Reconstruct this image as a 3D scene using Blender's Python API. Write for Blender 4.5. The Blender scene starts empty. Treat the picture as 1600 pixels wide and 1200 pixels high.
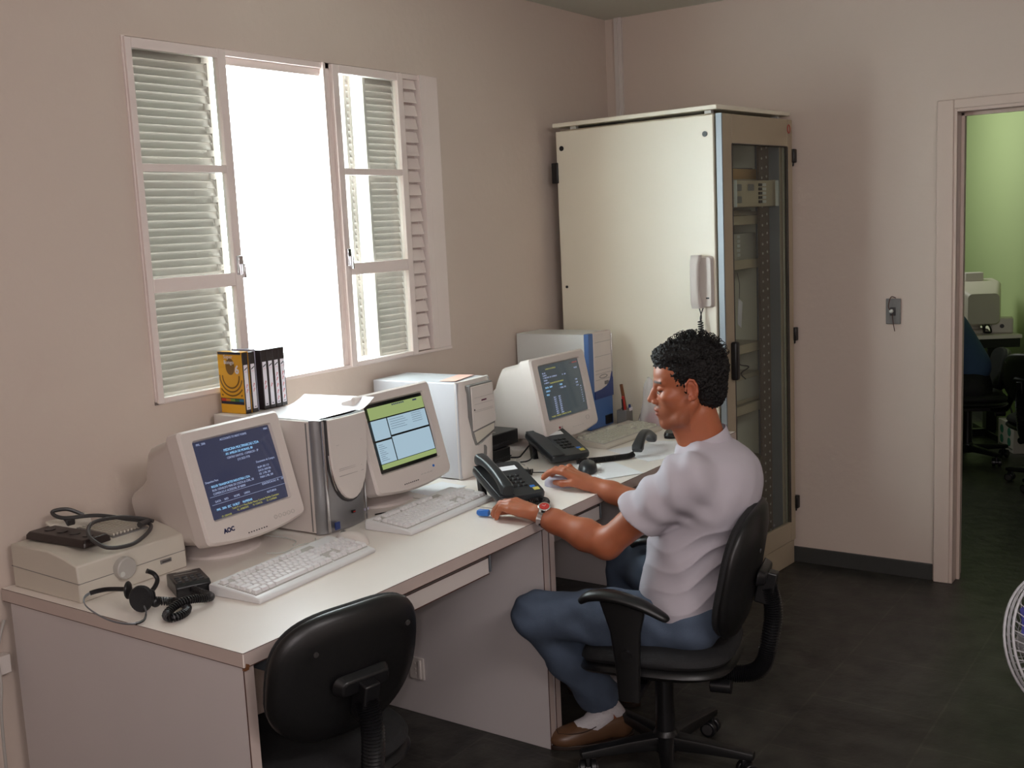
import bpy, bmesh, math, random
import numpy as np
from mathutils import Matrix, Vector, Euler, noise
random.seed(7)
SC = bpy.context.scene
COL = SC.collection
R = math.radians
PI = math.pi

# ---------------------------------------------------------------- camera, sky, lights, exposure
YAW, PIT, ROL, FPX, HCAM = .6106, .1442, -.0473, 1697.7, 1.612
cam_d = bpy.data.cameras.new('camera'); cam = bpy.data.objects.new('camera', cam_d); COL.objects.link(cam)
cam_d.sensor_fit = 'HORIZONTAL'; cam_d.sensor_width = 36; cam_d.lens = 36 * FPX / 1600
cam_d.clip_start = .02
_f = Vector((math.cos(YAW) * math.cos(PIT), math.sin(YAW) * math.cos(PIT), -math.sin(PIT)))
_r = Vector((math.sin(YAW), -math.cos(YAW), 0)); _u = _r.cross(_f)
_r2 = _r * math.cos(ROL) + _u * math.sin(ROL); _u2 = -_r * math.sin(ROL) + _u * math.cos(ROL)
cam.matrix_world = Matrix(((_r2.x, _u2.x, -_f.x, 0), (_r2.y, _u2.y, -_f.y, 0), (_r2.z, _u2.z, -_f.z, HCAM), (0, 0, 0, 1)))
SC.camera = cam

w = bpy.data.worlds.new('daylight'); SC.world = w; w.use_nodes = True
bg = w.node_tree.nodes['Background']; bg.inputs[0].default_value = (.85, .97, 1.0, 1); bg.inputs[1].default_value = 15.5

def area(name, loc, tgt, size, size_y, energy, col):
    d = bpy.data.lights.new(name, 'AREA'); d.shape = 'RECTANGLE'; d.size = size; d.size_y = size_y
    d.energy = energy; d.color = col
    o = bpy.data.objects.new(name, d); COL.objects.link(o); o.location = loc
    o.rotation_euler = (Vector(tgt) - Vector(loc)).to_track_quat('-Z', 'Y').to_euler()
    return o
area('ceiling_fill', (1.2, -.7, 2.5), (2.2, .9, .6), 1.3, .5, 31, (1, .92, .92))  # added soft fill under the ceiling to lift the room, no fitting there
area('rear_fill', (-.75, -.2, 1.7), (3.0, 1.4, 1.1), 1.2, 1.0, 17, (1, .91, .93))  # added fill behind the camera, for supposed windows out of view; none is modelled
area('next_room_glow', (7.7, 2.45, 2.3), (8.7, 1.6, 1.5), .8, .8, 13, (1, 1, .95))
fl = bpy.data.lights.new('camera_flash', 'POINT'); fl.energy = 17; fl.shadow_soft_size = .018; fl.color = (1, .90, .92)
flo = bpy.data.objects.new('camera_flash', fl); COL.objects.link(flo)
flo.location = cam.matrix_world @ Vector((-.035, .05, .0))
SC.view_settings.view_transform = 'Standard'; SC.view_settings.look = 'None'
SC.view_settings.exposure = 0.0; SC.view_settings.gamma = 1.0; SC.view_settings.use_curve_mapping = False

# ---------------------------------------------------------------- materials
def S(r, g, b):
    f = lambda c: (c / 255 / 12.92) if c / 255 <= .04045 else ((c / 255 + .055) / 1.055) ** 2.4
    return (f(r), f(g), f(b), 1)
def mat(name, col, rough=.5, metal=0, spec=.5, var=.06, scale=8, bump=0, bscale=60, coat=0, trans=0, alpha=1, emit=None, estr=0):
    m = bpy.data.materials.new(name); m.use_nodes = True
    nt = m.node_tree; b = nt.nodes['Principled BSDF']
    b.inputs['Roughness'].default_value = rough; b.inputs['Metallic'].default_value = metal
    b.inputs['Specular IOR Level'].default_value = spec
    b.inputs['Coat Weight'].default_value = coat; b.inputs['Transmission Weight'].default_value = trans
    b.inputs['Alpha'].default_value = alpha
    tc = nt.nodes.new('ShaderNodeTexCoord')
    if var > 0:
        n = nt.nodes.new('ShaderNodeTexNoise'); n.inputs['Scale'].default_value = scale; n.inputs['Detail'].default_value = 6
        nt.links.new(tc.outputs['Object'], n.inputs['Vector'])
        r = nt.nodes.new('ShaderNodeMix'); r.data_type = 'RGBA'
        c1 = [max(0, c * (1 - var)) for c in col[:3]] + [1]; c2 = [min(1, c * (1 + var)) for c in col[:3]] + [1]
        r.inputs[6].default_value = c1; r.inputs[7].default_value = c2
        nt.links.new(n.outputs['Fac'], r.inputs[0]); nt.links.new(r.outputs[2], b.inputs['Base Color'])
    else: b.inputs['Base Color'].default_value = col
    if bump > 0:
        n2 = nt.nodes.new('ShaderNodeTexNoise'); n2.inputs['Scale'].default_value = bscale; n2.inputs['Detail'].default_value = 4
        nt.links.new(tc.outputs['Object'], n2.inputs['Vector'])
        bp = nt.nodes.new('ShaderNodeBump'); bp.inputs['Strength'].default_value = bump; bp.inputs['Distance'].default_value = .01
        nt.links.new(n2.outputs['Fac'], bp.inputs['Height']); nt.links.new(bp.outputs[0], b.inputs['Normal'])
    if emit:
        b.inputs['Emission Color'].default_value = emit; b.inputs['Emission Strength'].default_value = estr
    return m
M = {}
M['wall'] = mat('cream wall paint', S(209, 193, 181), .75, var=.035, scale=1.5, bump=.12, bscale=35)
M['ceil'] = mat('off white ceiling paint', S(200, 200, 190), .9, var=.03, scale=2)
M['green'] = mat('lime green wall paint', S(182, 200, 146), .7, var=.03, scale=2)
M['frame'] = mat('glossy white enamel', S(232, 218, 212), .25, var=.03, scale=5, bump=.03, bscale=80)
M['slat'] = mat('white enamel slats', S(190, 180, 174), .35, var=.05, scale=12)
M['jamb'] = mat('cream door frame enamel', S(212, 194, 182), .25, var=.04, scale=4, bump=.06, bscale=25)
M['skirt'] = mat('dark slate skirting', S(62, 62, 60), .5, var=.15, scale=20)
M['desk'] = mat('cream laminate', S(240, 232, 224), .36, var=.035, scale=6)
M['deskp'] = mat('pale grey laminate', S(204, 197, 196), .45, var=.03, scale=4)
M['edge'] = mat('laminate edge band', S(196, 180, 172), .4, var=.05, scale=20)
M['brown'] = mat('dark glue line', S(82, 52, 42), .6, var=.1)
M['beige'] = mat('beige plastic', S(216, 206, 200), .42, var=.02, scale=10)
M['beige2'] = mat('yellowed beige plastic', S(204, 197, 184), .45, var=.03, scale=10)
M['white'] = mat('white painted steel', S(190, 190, 194), .35, var=.02, scale=10)
M['white2'] = mat('pale grey painted steel', S(214, 216, 214), .35, var=.02, scale=10)
M['bay'] = mat('off white plastic', S(214, 206, 200), .4, var=.02, scale=10)
M['silver'] = mat('silver plastic', S(152, 152, 154), .3, metal=.7, var=.04, scale=30)
M['chrome'] = mat('chrome', S(215, 215, 218), .12, metal=1, var=.02)
M['dgrey'] = mat('dark grey plastic', S(60, 58, 58), .4, var=.08)
M['mgrey'] = mat('mid grey plastic', S(120, 118, 116), .4, var=.05)
M['lgrey'] = mat('light grey plastic', S(178, 174, 168), .4, var=.04)
M['black'] = mat('black plastic', S(22, 22, 24), .32, var=.1)
M['blacks'] = mat('black satin shell', S(20, 20, 21), .38, var=.1, bump=.04, bscale=300)
M['fabric'] = mat('black upholstery', S(26, 26, 28), .8, var=.2, scale=60, bump=.2, bscale=400)
M['phone'] = mat('charcoal phone plastic', S(44, 47, 50), .3, var=.06)
M['blue'] = mat('blue plastic', S(72, 108, 165), .4, var=.05)
M['bluep'] = mat('bright blue plastic', S(50, 115, 200), .35, var=.05)
M['darkblue'] = mat('deep blue plastic', S(42, 62, 120), .35, var=.1)
M['paper'] = mat('white paper', S(240, 240, 243), .8, var=.01)
M['pink'] = mat('pink paper', S(222, 180, 165), .8, var=.03)
M['rack'] = mat('olive beige rack enamel', S(238, 231, 212), .38, spec=1.0, var=.02, scale=3, bump=.02, bscale=12)
M['rackd'] = mat('rack frame enamel', S(176, 162, 138), .4, var=.04, scale=6)
M['rackin'] = mat('rack inside grey', S(176, 170, 156), .5, var=.05)
M['railm'] = mat('brown perforated steel', S(84, 72, 62), .5, var=.08)
M['alu'] = mat('brushed aluminium', S(150, 156, 162), .5, metal=.8, var=.04)
M['glass'] = mat('clear glass', (1, 1, 1, 1), .02, trans=1, var=0)
M['red'] = mat('red plastic', S(180, 45, 40), .4, var=.05)
M['yellow'] = mat('yellow card', S(222, 160, 30), .35, var=.03)
M['dyellow'] = mat('ochre print', S(120, 82, 20), .35, var=.05)
M['label'] = mat('white label', S(222, 216, 222), .6, var=.02)
M['redink'] = mat('red pen ink', S(205, 90, 95), .6, var=.05)
M['ink'] = mat('black print', S(35, 33, 50), .5, var=.02)
M['logo'] = mat('navy print', S(28, 34, 80), .5, var=.02)
M['thin'] = mat('grey print', S(150, 140, 140), .5, var=.02)
M['lilac'] = mat('lilac grey card', S(176, 172, 188), .5, var=.03)
M['vhs'] = mat('black cassette plastic', S(40, 30, 28), .35, var=.08)
M['denim'] = mat('blue denim', S(80, 94, 114), .85, var=.22, scale=14, bump=.25, bscale=500)
M['sock'] = mat('white sock', S(225, 222, 225), .9, var=.03, bump=.3, bscale=200)
M['leather'] = mat('tan brown leather', S(106, 76, 54), .35, var=.12, scale=20)
M['sole'] = mat('dark brown sole', S(48, 34, 26), .5, var=.1)
M['shirt'] = mat('pale grey cotton', S(186, 180, 188), .85, var=.02, scale=30, bump=.1, bscale=600)
M['hair'] = mat('black hair', S(16, 13, 12), .6, spec=.3, var=.3, scale=80, bump=.5, bscale=180)
M['bluecloth'] = mat('blue cloth', S(62, 88, 120), .9, var=.1)
M['wire'] = mat('white coated wire', S(205, 206, 200), .4, var=.03)
M['fanblue'] = mat('translucent blue blade', S(70, 74, 150), .2, var=.05)
M['clear'] = mat('clear thin plastic', S(235, 235, 240), .15, trans=.0, alpha=.38, var=.02)
M['wood'] = mat('brown wood', S(120, 78, 48), .5, var=.2, scale=15)

def glass_fix():
    nt = M['glass'].node_tree; b = nt.nodes['Principled BSDF']; out = [n for n in nt.nodes if n.type == 'OUTPUT_MATERIAL'][0]
    tr = nt.nodes.new('ShaderNodeBsdfTransparent'); tr.inputs[0].default_value = (.93, .97, .95, 1)
    gl = nt.nodes.new('ShaderNodeBsdfGlossy'); gl.inputs['Roughness'].default_value = .03
    lw = nt.nodes.new('ShaderNodeLayerWeight'); lw.inputs[0].default_value = .5
    pw = nt.nodes.new('ShaderNodeMath'); pw.operation = 'POWER'; pw.inputs[1].default_value = 5; nt.links.new(lw.outputs['Facing'], pw.inputs[0])
    fr = nt.nodes.new('ShaderNodeMath'); fr.operation = 'MULTIPLY_ADD'; fr.inputs[1].default_value = .6; fr.inputs[2].default_value = .035; nt.links.new(pw.outputs[0], fr.inputs[0])
    mx = nt.nodes.new('ShaderNodeMixShader')
    nt.links.new(fr.outputs[0], mx.inputs[0]); nt.links.new(tr.outputs[0], mx.inputs[1]); nt.links.new(gl.outputs[0], mx.inputs[2])
    nt.links.new(mx.outputs[0], out.inputs['Surface']); nt.nodes.remove(b)
glass_fix()
def floor_mat():
    m = bpy.data.materials.new('dark slate floor tiles'); m.use_nodes = True; nt = m.node_tree; b = nt.nodes['Principled BSDF']
    tc = nt.nodes.new('ShaderNodeTexCoord')
    br = nt.nodes.new('ShaderNodeTexBrick'); br.offset = .5; br.inputs['Scale'].default_value = 1
    br.inputs['Brick Width'].default_value = .40; br.inputs['Row Height'].default_value = .40; br.inputs['Mortar Size'].default_value = .004
    br.inputs['Color1'].default_value = S(52, 51, 48); br.inputs['Color2'].default_value = S(58, 57, 53); br.inputs['Mortar'].default_value = S(70, 68, 63)
    nt.links.new(tc.outputs['Object'], br.inputs['Vector'])
    n = nt.nodes.new('ShaderNodeTexNoise'); n.inputs['Scale'].default_value = 9; n.inputs['Detail'].default_value = 10
    nt.links.new(tc.outputs['Object'], n.inputs['Vector'])
    cr = nt.nodes.new('ShaderNodeValToRGB'); cr.color_ramp.elements[0].position = .3; cr.color_ramp.elements[0].color = (.42, .42, .44, 1)
    cr.color_ramp.elements[1].position = .7; cr.color_ramp.elements[1].color = (1.35, 1.35, 1.3, 1)
    nt.links.new(n.outputs['Fac'], cr.inputs[0])
    mx = nt.nodes.new('ShaderNodeMix'); mx.data_type = 'RGBA'; mx.blend_type = 'MULTIPLY'; mx.inputs[0].default_value = 1
    nt.links.new(br.outputs[0], mx.inputs[6]); nt.links.new(cr.outputs[0], mx.inputs[7]); nt.links.new(mx.outputs[2], b.inputs['Base Color'])
    bp = nt.nodes.new('ShaderNodeBump'); bp.inputs['Strength'].default_value = .8; bp.inputs['Distance'].default_value = .01
    nt.links.new(n.outputs['Fac'], bp.inputs['Height']); nt.links.new(bp.outputs[0], b.inputs['Normal'])
    b.inputs['Roughness'].default_value = .42
    return m
M['floor'] = floor_mat()
def skin_mat():
    m = bpy.data.materials.new('tanned skin'); m.use_nodes = True; nt = m.node_tree; b = nt.nodes['Principled BSDF']
    at = nt.nodes.new('ShaderNodeAttribute'); at.attribute_name = 'tone'
    n = nt.nodes.new('ShaderNodeTexNoise'); n.inputs['Scale'].default_value = 45; n.inputs['Detail'].default_value = 5
    tc = nt.nodes.new('ShaderNodeTexCoord'); nt.links.new(tc.outputs['Object'], n.inputs['Vector'])
    mx = nt.nodes.new('ShaderNodeMix'); mx.data_type = 'RGBA'; mx.blend_type = 'MULTIPLY'; mx.inputs[0].default_value = .12
    nt.links.new(at.outputs['Color'], mx.inputs[6]); nt.links.new(n.outputs['Color'], mx.inputs[7]); nt.links.new(mx.outputs[2], b.inputs['Base Color'])
    bp = nt.nodes.new('ShaderNodeBump'); bp.inputs['Strength'].default_value = .08; bp.inputs['Distance'].default_value = .004
    nt.links.new(n.outputs['Fac'], bp.inputs['Height']); nt.links.new(bp.outputs[0], b.inputs['Normal'])
    b.inputs['Roughness'].default_value = .45; b.inputs['Subsurface Weight'].default_value = .08; b.inputs['Subsurface Radius'].default_value = (.01, .004, .002)
    return m
M['skin'] = skin_mat()
def glow(name, c, st): return mat(name, S(10, 10, 12), .3, var=0, emit=S(*c), estr=st)

# ---------------------------------------------------------------- mesh helpers
I4 = Matrix.Identity(4)
def T(x, y, z): return Matrix.Translation((x, y, z))
def RX(a): return Matrix.Rotation(a, 4, 'X')
def RY(a): return Matrix.Rotation(a, 4, 'Y')
def RZ(a): return Matrix.Rotation(a, 4, 'Z')
class MB:
    def __init__(s, m=None): s.v = []; s.f = []; s.m = m or I4
    def add(s, vs, fs):
        n = len(s.v); s.v += [tuple(s.m @ Vector(p)) for p in vs]; s.f += [tuple(i + n for i in f) for f in fs]; return s
    def box(s, x0, x1, y0, y1, z0, z1, m=None):
        vs = [(x, y, z) for z in (z0, z1) for y in (y0, y1) for x in (x0, x1)]
        if m: vs = [tuple(m @ Vector(p)) for p in vs]
        return s.add(vs, [(0, 2, 3, 1), (4, 5, 7, 6), (0, 1, 5, 4), (2, 6, 7, 3), (0, 4, 6, 2), (1, 3, 7, 5)])
    def prism(s, poly, a, b, axis='x', m=None):
        # poly: 2-D points in the plane normal to axis
        def P(p, t):
            q = {'x': (t, p[0], p[1]), 'y': (p[0], t, p[1]), 'z': (p[0], p[1], t)}[axis]
            return tuple(m @ Vector(q)) if m else q
        n = len(poly); vs = [P(p, a) for p in poly] + [P(p, b) for p in poly]
        fs = [tuple(range(n))[::-1], tuple(range(n, 2 * n))] + [(i, (i + 1) % n, n + (i + 1) % n, n + i) for i in range(n)]
        return s.add(vs, fs)
    def loft(s, secs, caps=True, close=True):
        n = len(secs[0]); vs = [p for sec in secs for p in sec]; fs = []
        for k in range(len(secs) - 1):
            for i in range(n if close else n - 1):
                j = (i + 1) % n; fs.append((k * n + i, k * n + j, (k + 1) * n + j, (k + 1) * n + i))
        if caps: fs += [tuple(range(n))[::-1], tuple(range((len(secs) - 1) * n, len(secs) * n))]
        return s.add(vs, fs)
    def lathe(s, prof, n=24, m=None):
        secs = [[(r * math.cos(2 * PI * i / n), r * math.sin(2 * PI * i / n), z) for i in range(n)] for r, z in prof]
        if m: secs = [[tuple(m @ Vector(p)) for p in q] for q in secs]
        return s.loft(secs)
    def ring(s, prof, n=48):
        secs = [[(r * math.cos(2 * PI * i / n), r * math.sin(2 * PI * i / n), z) for i in range(n)] for r, z in prof]; return s.loft(secs + [secs[0]], caps=False)
    def cyl(s, p, q, r, r2=None, n=16): return s.tube([p, q], [r, r if r2 is None else r2], n)
    def tube(s, path, r, n=10, flat=1.0, up=None):
        P = [Vector(p) for p in path]; secs = []
        rr = r if isinstance(r, (list, tuple)) else [r] * len(P)
        t0 = (P[1] - P[0]).normalized(); a = Vector(up) if up else (Vector((0, 0, 1)) if abs(t0.z) < .9 else Vector((1, 0, 0)))
        a = (a - t0 * a.dot(t0)).normalized()
        for i, p in enumerate(P):
            t = (P[min(i + 1, len(P) - 1)] - P[max(i - 1, 0)]).normalized()
            a = (a - t * a.dot(t)); a = a.normalized() if a.length > 1e-6 else Vector((0, 1, 0)); b = t.cross(a)
            secs.append([tuple(p + a * math.cos(2 * PI * k / n) * rr[i] * flat + b * math.sin(2 * PI * k / n) * rr[i]) for k in range(n)])
        return s.loft(secs)
    def ball(s, c, r, n=12, m=None):
        rx, ry, rz = r if isinstance(r, (tuple, list)) else (r, r, r)
        secs = [[(c[0] + rx * math.sin(PI * k / n) * math.cos(2 * PI * i / (2 * n)), c[1] + ry * math.sin(PI * k / n) * math.sin(2 * PI * i / (2 * n)), c[2] - rz * math.cos(PI * k / n)) for i in range(2 * n)] for k in range(n + 1)]
        secs[0] = [(c[0] + (p[0]-c[0])*.0 + 1e-5*math.cos(i), c[1] + 1e-5*math.sin(i), c[2] - rz) for i, p in enumerate(secs[0])]
        secs[-1] = [(c[0] + 1e-5*math.cos(i), c[1] + 1e-5*math.sin(i), c[2] + rz) for i, p in enumerate(secs[-1])]
        if m: secs = [[tuple(m @ Vector(p)) for p in q] for q in secs]
        return s.loft(secs)
    def quad(s, a, b, c, d): return s.add([a, b, c, d], [(0, 1, 2, 3)])
def rrect(w, h, r, n=4, cx=0, cy=0):
    out = []
    for (sx, sy, a0) in ((1, 1, 0), (-1, 1, 90), (-1, -1, 180), (1, -1, 270)):
        for k in range(n + 1):
            a = R(a0 + 90 * k / n); out.append((cx + sx * (w / 2 - r) + r * math.cos(a), cy + sy * (h / 2 - r) + r * math.sin(a)))
    return out
def spline(pts, n=8):
    P = [Vector(p) for p in pts]; out = []
    for i in range(len(P) - 1):
        p0, p1, p2, p3 = P[max(i - 1, 0)], P[i], P[i + 1], P[min(i + 2, len(P) - 1)]
        for k in range(n):
            t = k / n; out.append(.5 * ((2 * p1) + (p2 - p0) * t + (2 * p0 - 5 * p1 + 4 * p2 - p3) * t * t + (3 * p1 - p0 - 3 * p2 + p3) * t ** 3))
    out.append(P[-1]); return out
def coil(mb, pts, Rr=.008, r=.0022, pitch=.006, seg=9, n=5):
    P = spline(pts, 10); L = [0]
    for i in range(1, len(P)): L.append(L[-1] + (P[i] - P[i - 1]).length)
    tot = L[-1]; N = int(tot / pitch * seg); path = []; j = 0; a = Vector((0, 0, 1))
    for k in range(N + 1):
        d = tot * k / N
        while j < len(L) - 2 and L[j + 1] < d: j += 1
        t = (P[j + 1] - P[j]).normalized(); c = P[j].lerp(P[j + 1], (d - L[j]) / max(1e-9, L[j + 1] - L[j]))
        a = a - t * a.dot(t)
        a = a.normalized() if a.length > 1e-4 else t.orthogonal().normalized(); b = t.cross(a); th = 2 * PI * k / seg
        path.append(c + (a * math.cos(th) + b * math.sin(th)) * Rr)
    return mb.tube(path, r, n)
def obj(name, mb, material, parent=None, bevel=0, seg=2, smooth=35, kind=None, label=None):
    me = bpy.data.meshes.new(name); me.from_pydata(mb.v, [], mb.f); me.update()
    bm = bmesh.new(); bm.from_mesh(me); bmesh.ops.recalc_face_normals(bm, faces=bm.faces); bm.to_mesh(me); bm.free()
    o = bpy.data.objects.new(name, me); COL.objects.link(o)
    me.materials.append(M[material] if isinstance(material, str) else material)
    if smooth:
        me.polygons.foreach_set('use_smooth', [True] * len(me.polygons)); me.set_sharp_from_angle(angle=R(smooth))
    if bevel:
        b = o.modifiers.new('bevel', 'BEVEL'); b.width = bevel; b.segments = seg; b.limit_method = 'ANGLE'; b.angle_limit = R(40)
    if parent: o.parent = parent
    if kind: o['kind'] = kind
    if label: o['label'] = label
    return o
def tag(o, label, cat, group=None):
    o['label'] = label; o['category'] = cat
    if group: o['group'] = group
    return o
def thing(name, label, cat, loc=(0, 0, 0), rz=0, group=None):
    o = bpy.data.objects.new(name, None); COL.objects.link(o); o.location = loc; o.rotation_euler = (0, 0, rz); o.empty_display_size = .05
    return tag(o, label, cat, group)
def struct(name, mb, m, bevel=0, parent=None):
    o = obj(name, mb, m, parent, bevel=bevel)
    if not parent: o['kind'] = 'structure'
    return o
def copy_tree(o, parent=None):
    c = o.copy(); COL.objects.link(c); c.parent = parent
    for ch in list(o.children): copy_tree(ch, c)
    return c
def text(name, body, size, m, material, parent, align='LEFT', sx=1.0, ex=.0002, font_bold=0):
    cu = bpy.data.curves.new('lettering', 'FONT'); cu.body = body; cu.size = size; cu.align_x = align; cu.extrude = ex; cu.offset = font_bold; cu.resolution_u = 2
    cu.space_line = 1.0
    t = bpy.data.objects.new('lettering', cu); COL.objects.link(t); bpy.context.view_layer.update()
    me = bpy.data.meshes.new_from_object(t.evaluated_get(bpy.context.evaluated_depsgraph_get()))
    bpy.data.objects.remove(t)
    me.transform(m @ Matrix.Diagonal((sx, 1, 1, 1))); me.materials.clear(); me.materials.append(M[material] if isinstance(material, str) else material)
    o = bpy.data.objects.new(name, me); COL.objects.link(o); o.parent = parent
    return o

# ================================================================= the room
WX, WY, CZ = 4.764, 2.686, 2.573
mb = MB(); mb.box(-1, WX, -1.5, WY + .15, -.1, 0); struct('floor', mb, 'floor')
mb = MB(); mb.box(-1, WX + .14, -1.5, WY + .15, CZ, CZ + .1); struct('ceiling', mb, 'ceil')
wx0, wx1, wz0, wz1 = 1.995, 3.425, 1.137, 2.196
mb = MB()
mb.box(-1, wx0, WY, WY + .15, 0, CZ); mb.box(wx1, WX, WY, WY + .15, 0, CZ)
mb.box(wx0, wx1, WY, WY + .15, 0, wz0); mb.box(wx0, wx1, WY, WY + .15, wz1, CZ)
struct('wall_window', mb, 'wall')
dy0, dy1, dz1 = .24, 1.06, 1.985
mb = MB(); mb.box(WX, WX + .14, dy1 + .02, WY + .15, 0, CZ); mb.box(WX, WX + .14, -1.5, dy0 - .02, 0, CZ); mb.box(WX, WX + .14, dy0 - .02, dy1 + .02, dz1 + .02, CZ)
struct('wall_back', mb, 'wall')
mb = MB(); mb.box(-1.15, -1, -1.5, WY + .15, 0, CZ); struct('wall_rear', mb, 'wall')
mb = MB(); mb.box(-1, WX, -1.65, -1.5, 0, CZ); struct('wall_side', mb, 'wall')
mb = MB(); mb.box(WX - .012, WX, dy1 + .085, WY, 0, .072); struct('baseboard_back', mb, 'skirt', bevel=.002)
mb = MB(); mb.box(-1, 1.44, WY - .012, WY, 0, .072); struct('baseboard_window', mb, 'wood', bevel=.002)
# door frame
mb = MB(); mb.box(WX - .02, WX + .15, dy1, dy1 + .02, 0, dz1 + .02); mb.box(WX - .02, WX + .15, dy0 - .02, dy0, 0, dz1 + .02); mb.box(WX - .02, WX + .15, dy0, dy1, dz1, dz1 + .02)
df = struct('door_1', mb, 'jamb', bevel=.002)
mb = MB(); mb.box(WX - .026, WX, dy1 + .012, dy1 + .078, 0, dz1 + .05); mb.box(WX - .026, WX, dy0 - .078, dy0 - .012, 0, dz1 + .05); mb.box(WX - .026, WX, dy0 - .012, dy1 + .012, dz1 + .012, dz1 + .05)
obj('architrave', mb, 'jamb', df, bevel=.004)
mb = MB(); mb.box(WX + .05, WX + .075, dy1 - .014, dy1, 0, dz1); mb.box(WX + .05, WX + .075, dy0, dy1, dz1 - .014, dz1)
obj('door_stop', mb, 'jamb', df, bevel=.002)

# window: steel frame, two glazed sashes, louvred shutters
mb = MB(); Y0 = WY - .006
mb.box(wx0, wx0 + .012, Y0, WY + .13, wz0, wz1); mb.box(wx1 - .075, wx1, Y0 + .004, WY + .02, wz0, wz1); mb.box(wx1 - .012, wx1, WY + .02, WY + .13, wz0, wz1)
mb.box(wx0, wx1, WY + .004, WY + .12, wz1 - .02, wz1); mb.box(wx0, wx1, Y0, WY + .13, wz0, wz0 + .012)
mb.box(2.36, 2.82, WY + .018, WY + .026, wz1 - .045, wz1 - .02)
mb.box(2.797, 2.806, Y0 + .002, WY + .09, wz0, wz1); mb.box(2.815, 2.835, WY + .004, WY + .07, wz0, wz1)
win = struct('window_1', mb, 'frame', bevel=.0015)
def sash(x0, x1, st, label):
    m_ = MB(); a, b = WY - .014, WY + .012
    m_.box(x0, x0 + st, a, b, wz0 + .004, wz1 - .004); m_.box(x1 - .032, x1, a, b, wz0 + .004, wz1 - .004)
    rails = [(wz0 + .004, wz0 + .02), (1.466, 1.508), (1.817, 1.84), (2.163, wz1 - .004)]
    for z0, z1 in rails: m_.box(x0 + st, x1 - .032, a, b, z0, z1)
    s_ = obj('sash', m_, 'frame', win, bevel=.002, label=label)
    for k in range(3):
        p_ = MB(); p_.box(x0 + st - .003, x1 - .029, WY - .003, WY, rails[k][1] - .003, rails[k + 1][0] + .003); obj('pane', p_, 'glass', s_)
    h = MB(); h.box(x1 - .026 if x0 < 2.2 else x0 + .003, x1 - .006 if x0 < 2.2 else x0 + .02, a - .014, a, 1.50, 1.56); h.box(x1 - .018 if x0 < 2.2 else x0 + .008, x1 - .012 if x0 < 2.2 else x0 + .014, a - .03, a - .014, 1.49, 1.535)
    obj('latch', h, 'chrome', s_, bevel=.002)
sash(wx0 + .004, 2.362, .022, 'left glazed sash with three panes'); sash(2.832, 3.205, .03, 'right glazed sash with three panes')
def louvres(x0, x1, y, pitch, depth, ang, name, notch=True, zz0=wz0 + .02, zz1=wz1 - .02):
    m_ = MB(); n = int((zz1 - zz0) / pitch)
    for k in range(n):
        z = zz0 + (k + .5) * pitch
        m_.box(x0, x1, -depth / 2, depth / 2, -.0012, .0012, T(0, y, z) @ RX(ang))
    sl = obj('louvre_slats', m_, 'slat', win)
    f_ = MB(); f_.box(x0 - .012, x0, y - .012, y + .012, zz0, zz1); f_.box(x1, x1 + .012, y - .012, y + .012, zz0, zz1)
    if notch:
        for k in range(1, n, 3): f_.box(x1 - .022, x1, y - .014, y - .006, zz0 + k * pitch, zz0 + (k + .8) * pitch)
    obj('shutter_frame', f_, 'slat', win)
louvres(2.02, 2.325, WY + .045, .0235, .033, R(69), 'left', zz0=wz0 + .004, zz1=wz1 - .001)
louvres(3.045, 3.20, WY + .045, .0235, .033, R(69), 'right', notch=False, zz0=wz0 + .004, zz1=wz1 - .001)
louvres(2.985, 3.0, WY + .085, .0235, .026, R(50), 'leaf', notch=False)
m_ = MB(); n = 21; P_ = (wz1 - wz0 - .02) / n
for k in range(n):
    z = wz0 + .01 + k * P_
    m_.box(3.205, 3.306, 0, .0025, -.021, .021, T(0, WY + .014, z + P_ / 2) @ RX(R(-15)))
m_.box(3.205, 3.215, WY, WY + .03, wz0, wz1); m_.box(3.316, 3.35, WY - .002, WY + .04, wz0, wz1); m_.box(3.205, 3.335, WY + .04, WY + .045, wz0, wz1)
obj('fixed_louvre', m_, 'frame', win)

# wall fittings
mb = MB(); mb.box(WX - .014, WX, 2.592, 2.632, 0, CZ); mb.box(WX - .018, WX - .014, 2.609, 2.612, 0, CZ)
tag(obj('cable_duct', mb, 'bay'), 'narrow white vertical cable duct on the wall behind the tall rack', 'cable duct')
mb = MB(); mb.box(.2, 1.455, WY - .03, WY, .52, .57)
tag(obj('cable_duct', mb, 'bay', bevel=.002), 'white horizontal cable duct on the wall left of the desk', 'cable duct')
mb = MB(); mb.tube(spline([(1.455, WY - .02, .66), (1.435, WY - .025, .62), (1.42, WY - .03, .57), (1.41, WY - .05, .5), (1.40, WY - .05, .40), (1.405, WY-.03, .08)], 6), .004, 8)
tag(obj('power_cable', mb, 'lgrey'), 'grey cable hanging down the wall left of the desk', 'cable')
sw = thing('wall_switch', 'grey wall plate with a loose bent wire beside the doorway', 'switch', (WX, 1.315, 1.173))
mb = MB(); mb.box(-.009, 0, -.031, .031, -.055, .055); obj('plate', mb, 'mgrey', sw, bevel=.003)
mb = MB(); mb.box(-.014, -.009, -.011, .013, -.018, .018); obj('socket_insert', mb, 'dgrey', sw, bevel=.002)
mb = MB(); mb.ball((-.02, .004, .002), .009, 8); obj('knob', mb, 'wire', sw)
mb = MB(); mb.tube(spline([(-.022, .006, .004), (-.028, .014, .02), (-.024, .012, .045), (-.018, .004, .064), (-.012, -.012, .058)], 6), .002, 6); mb.tube(spline([(-.02, 0, -.01), (-.016, -.002, -.045), (-.012, -.008, -.085)], 6), .0018, 6); obj('loose_wire', mb, 'brown', sw)

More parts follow.
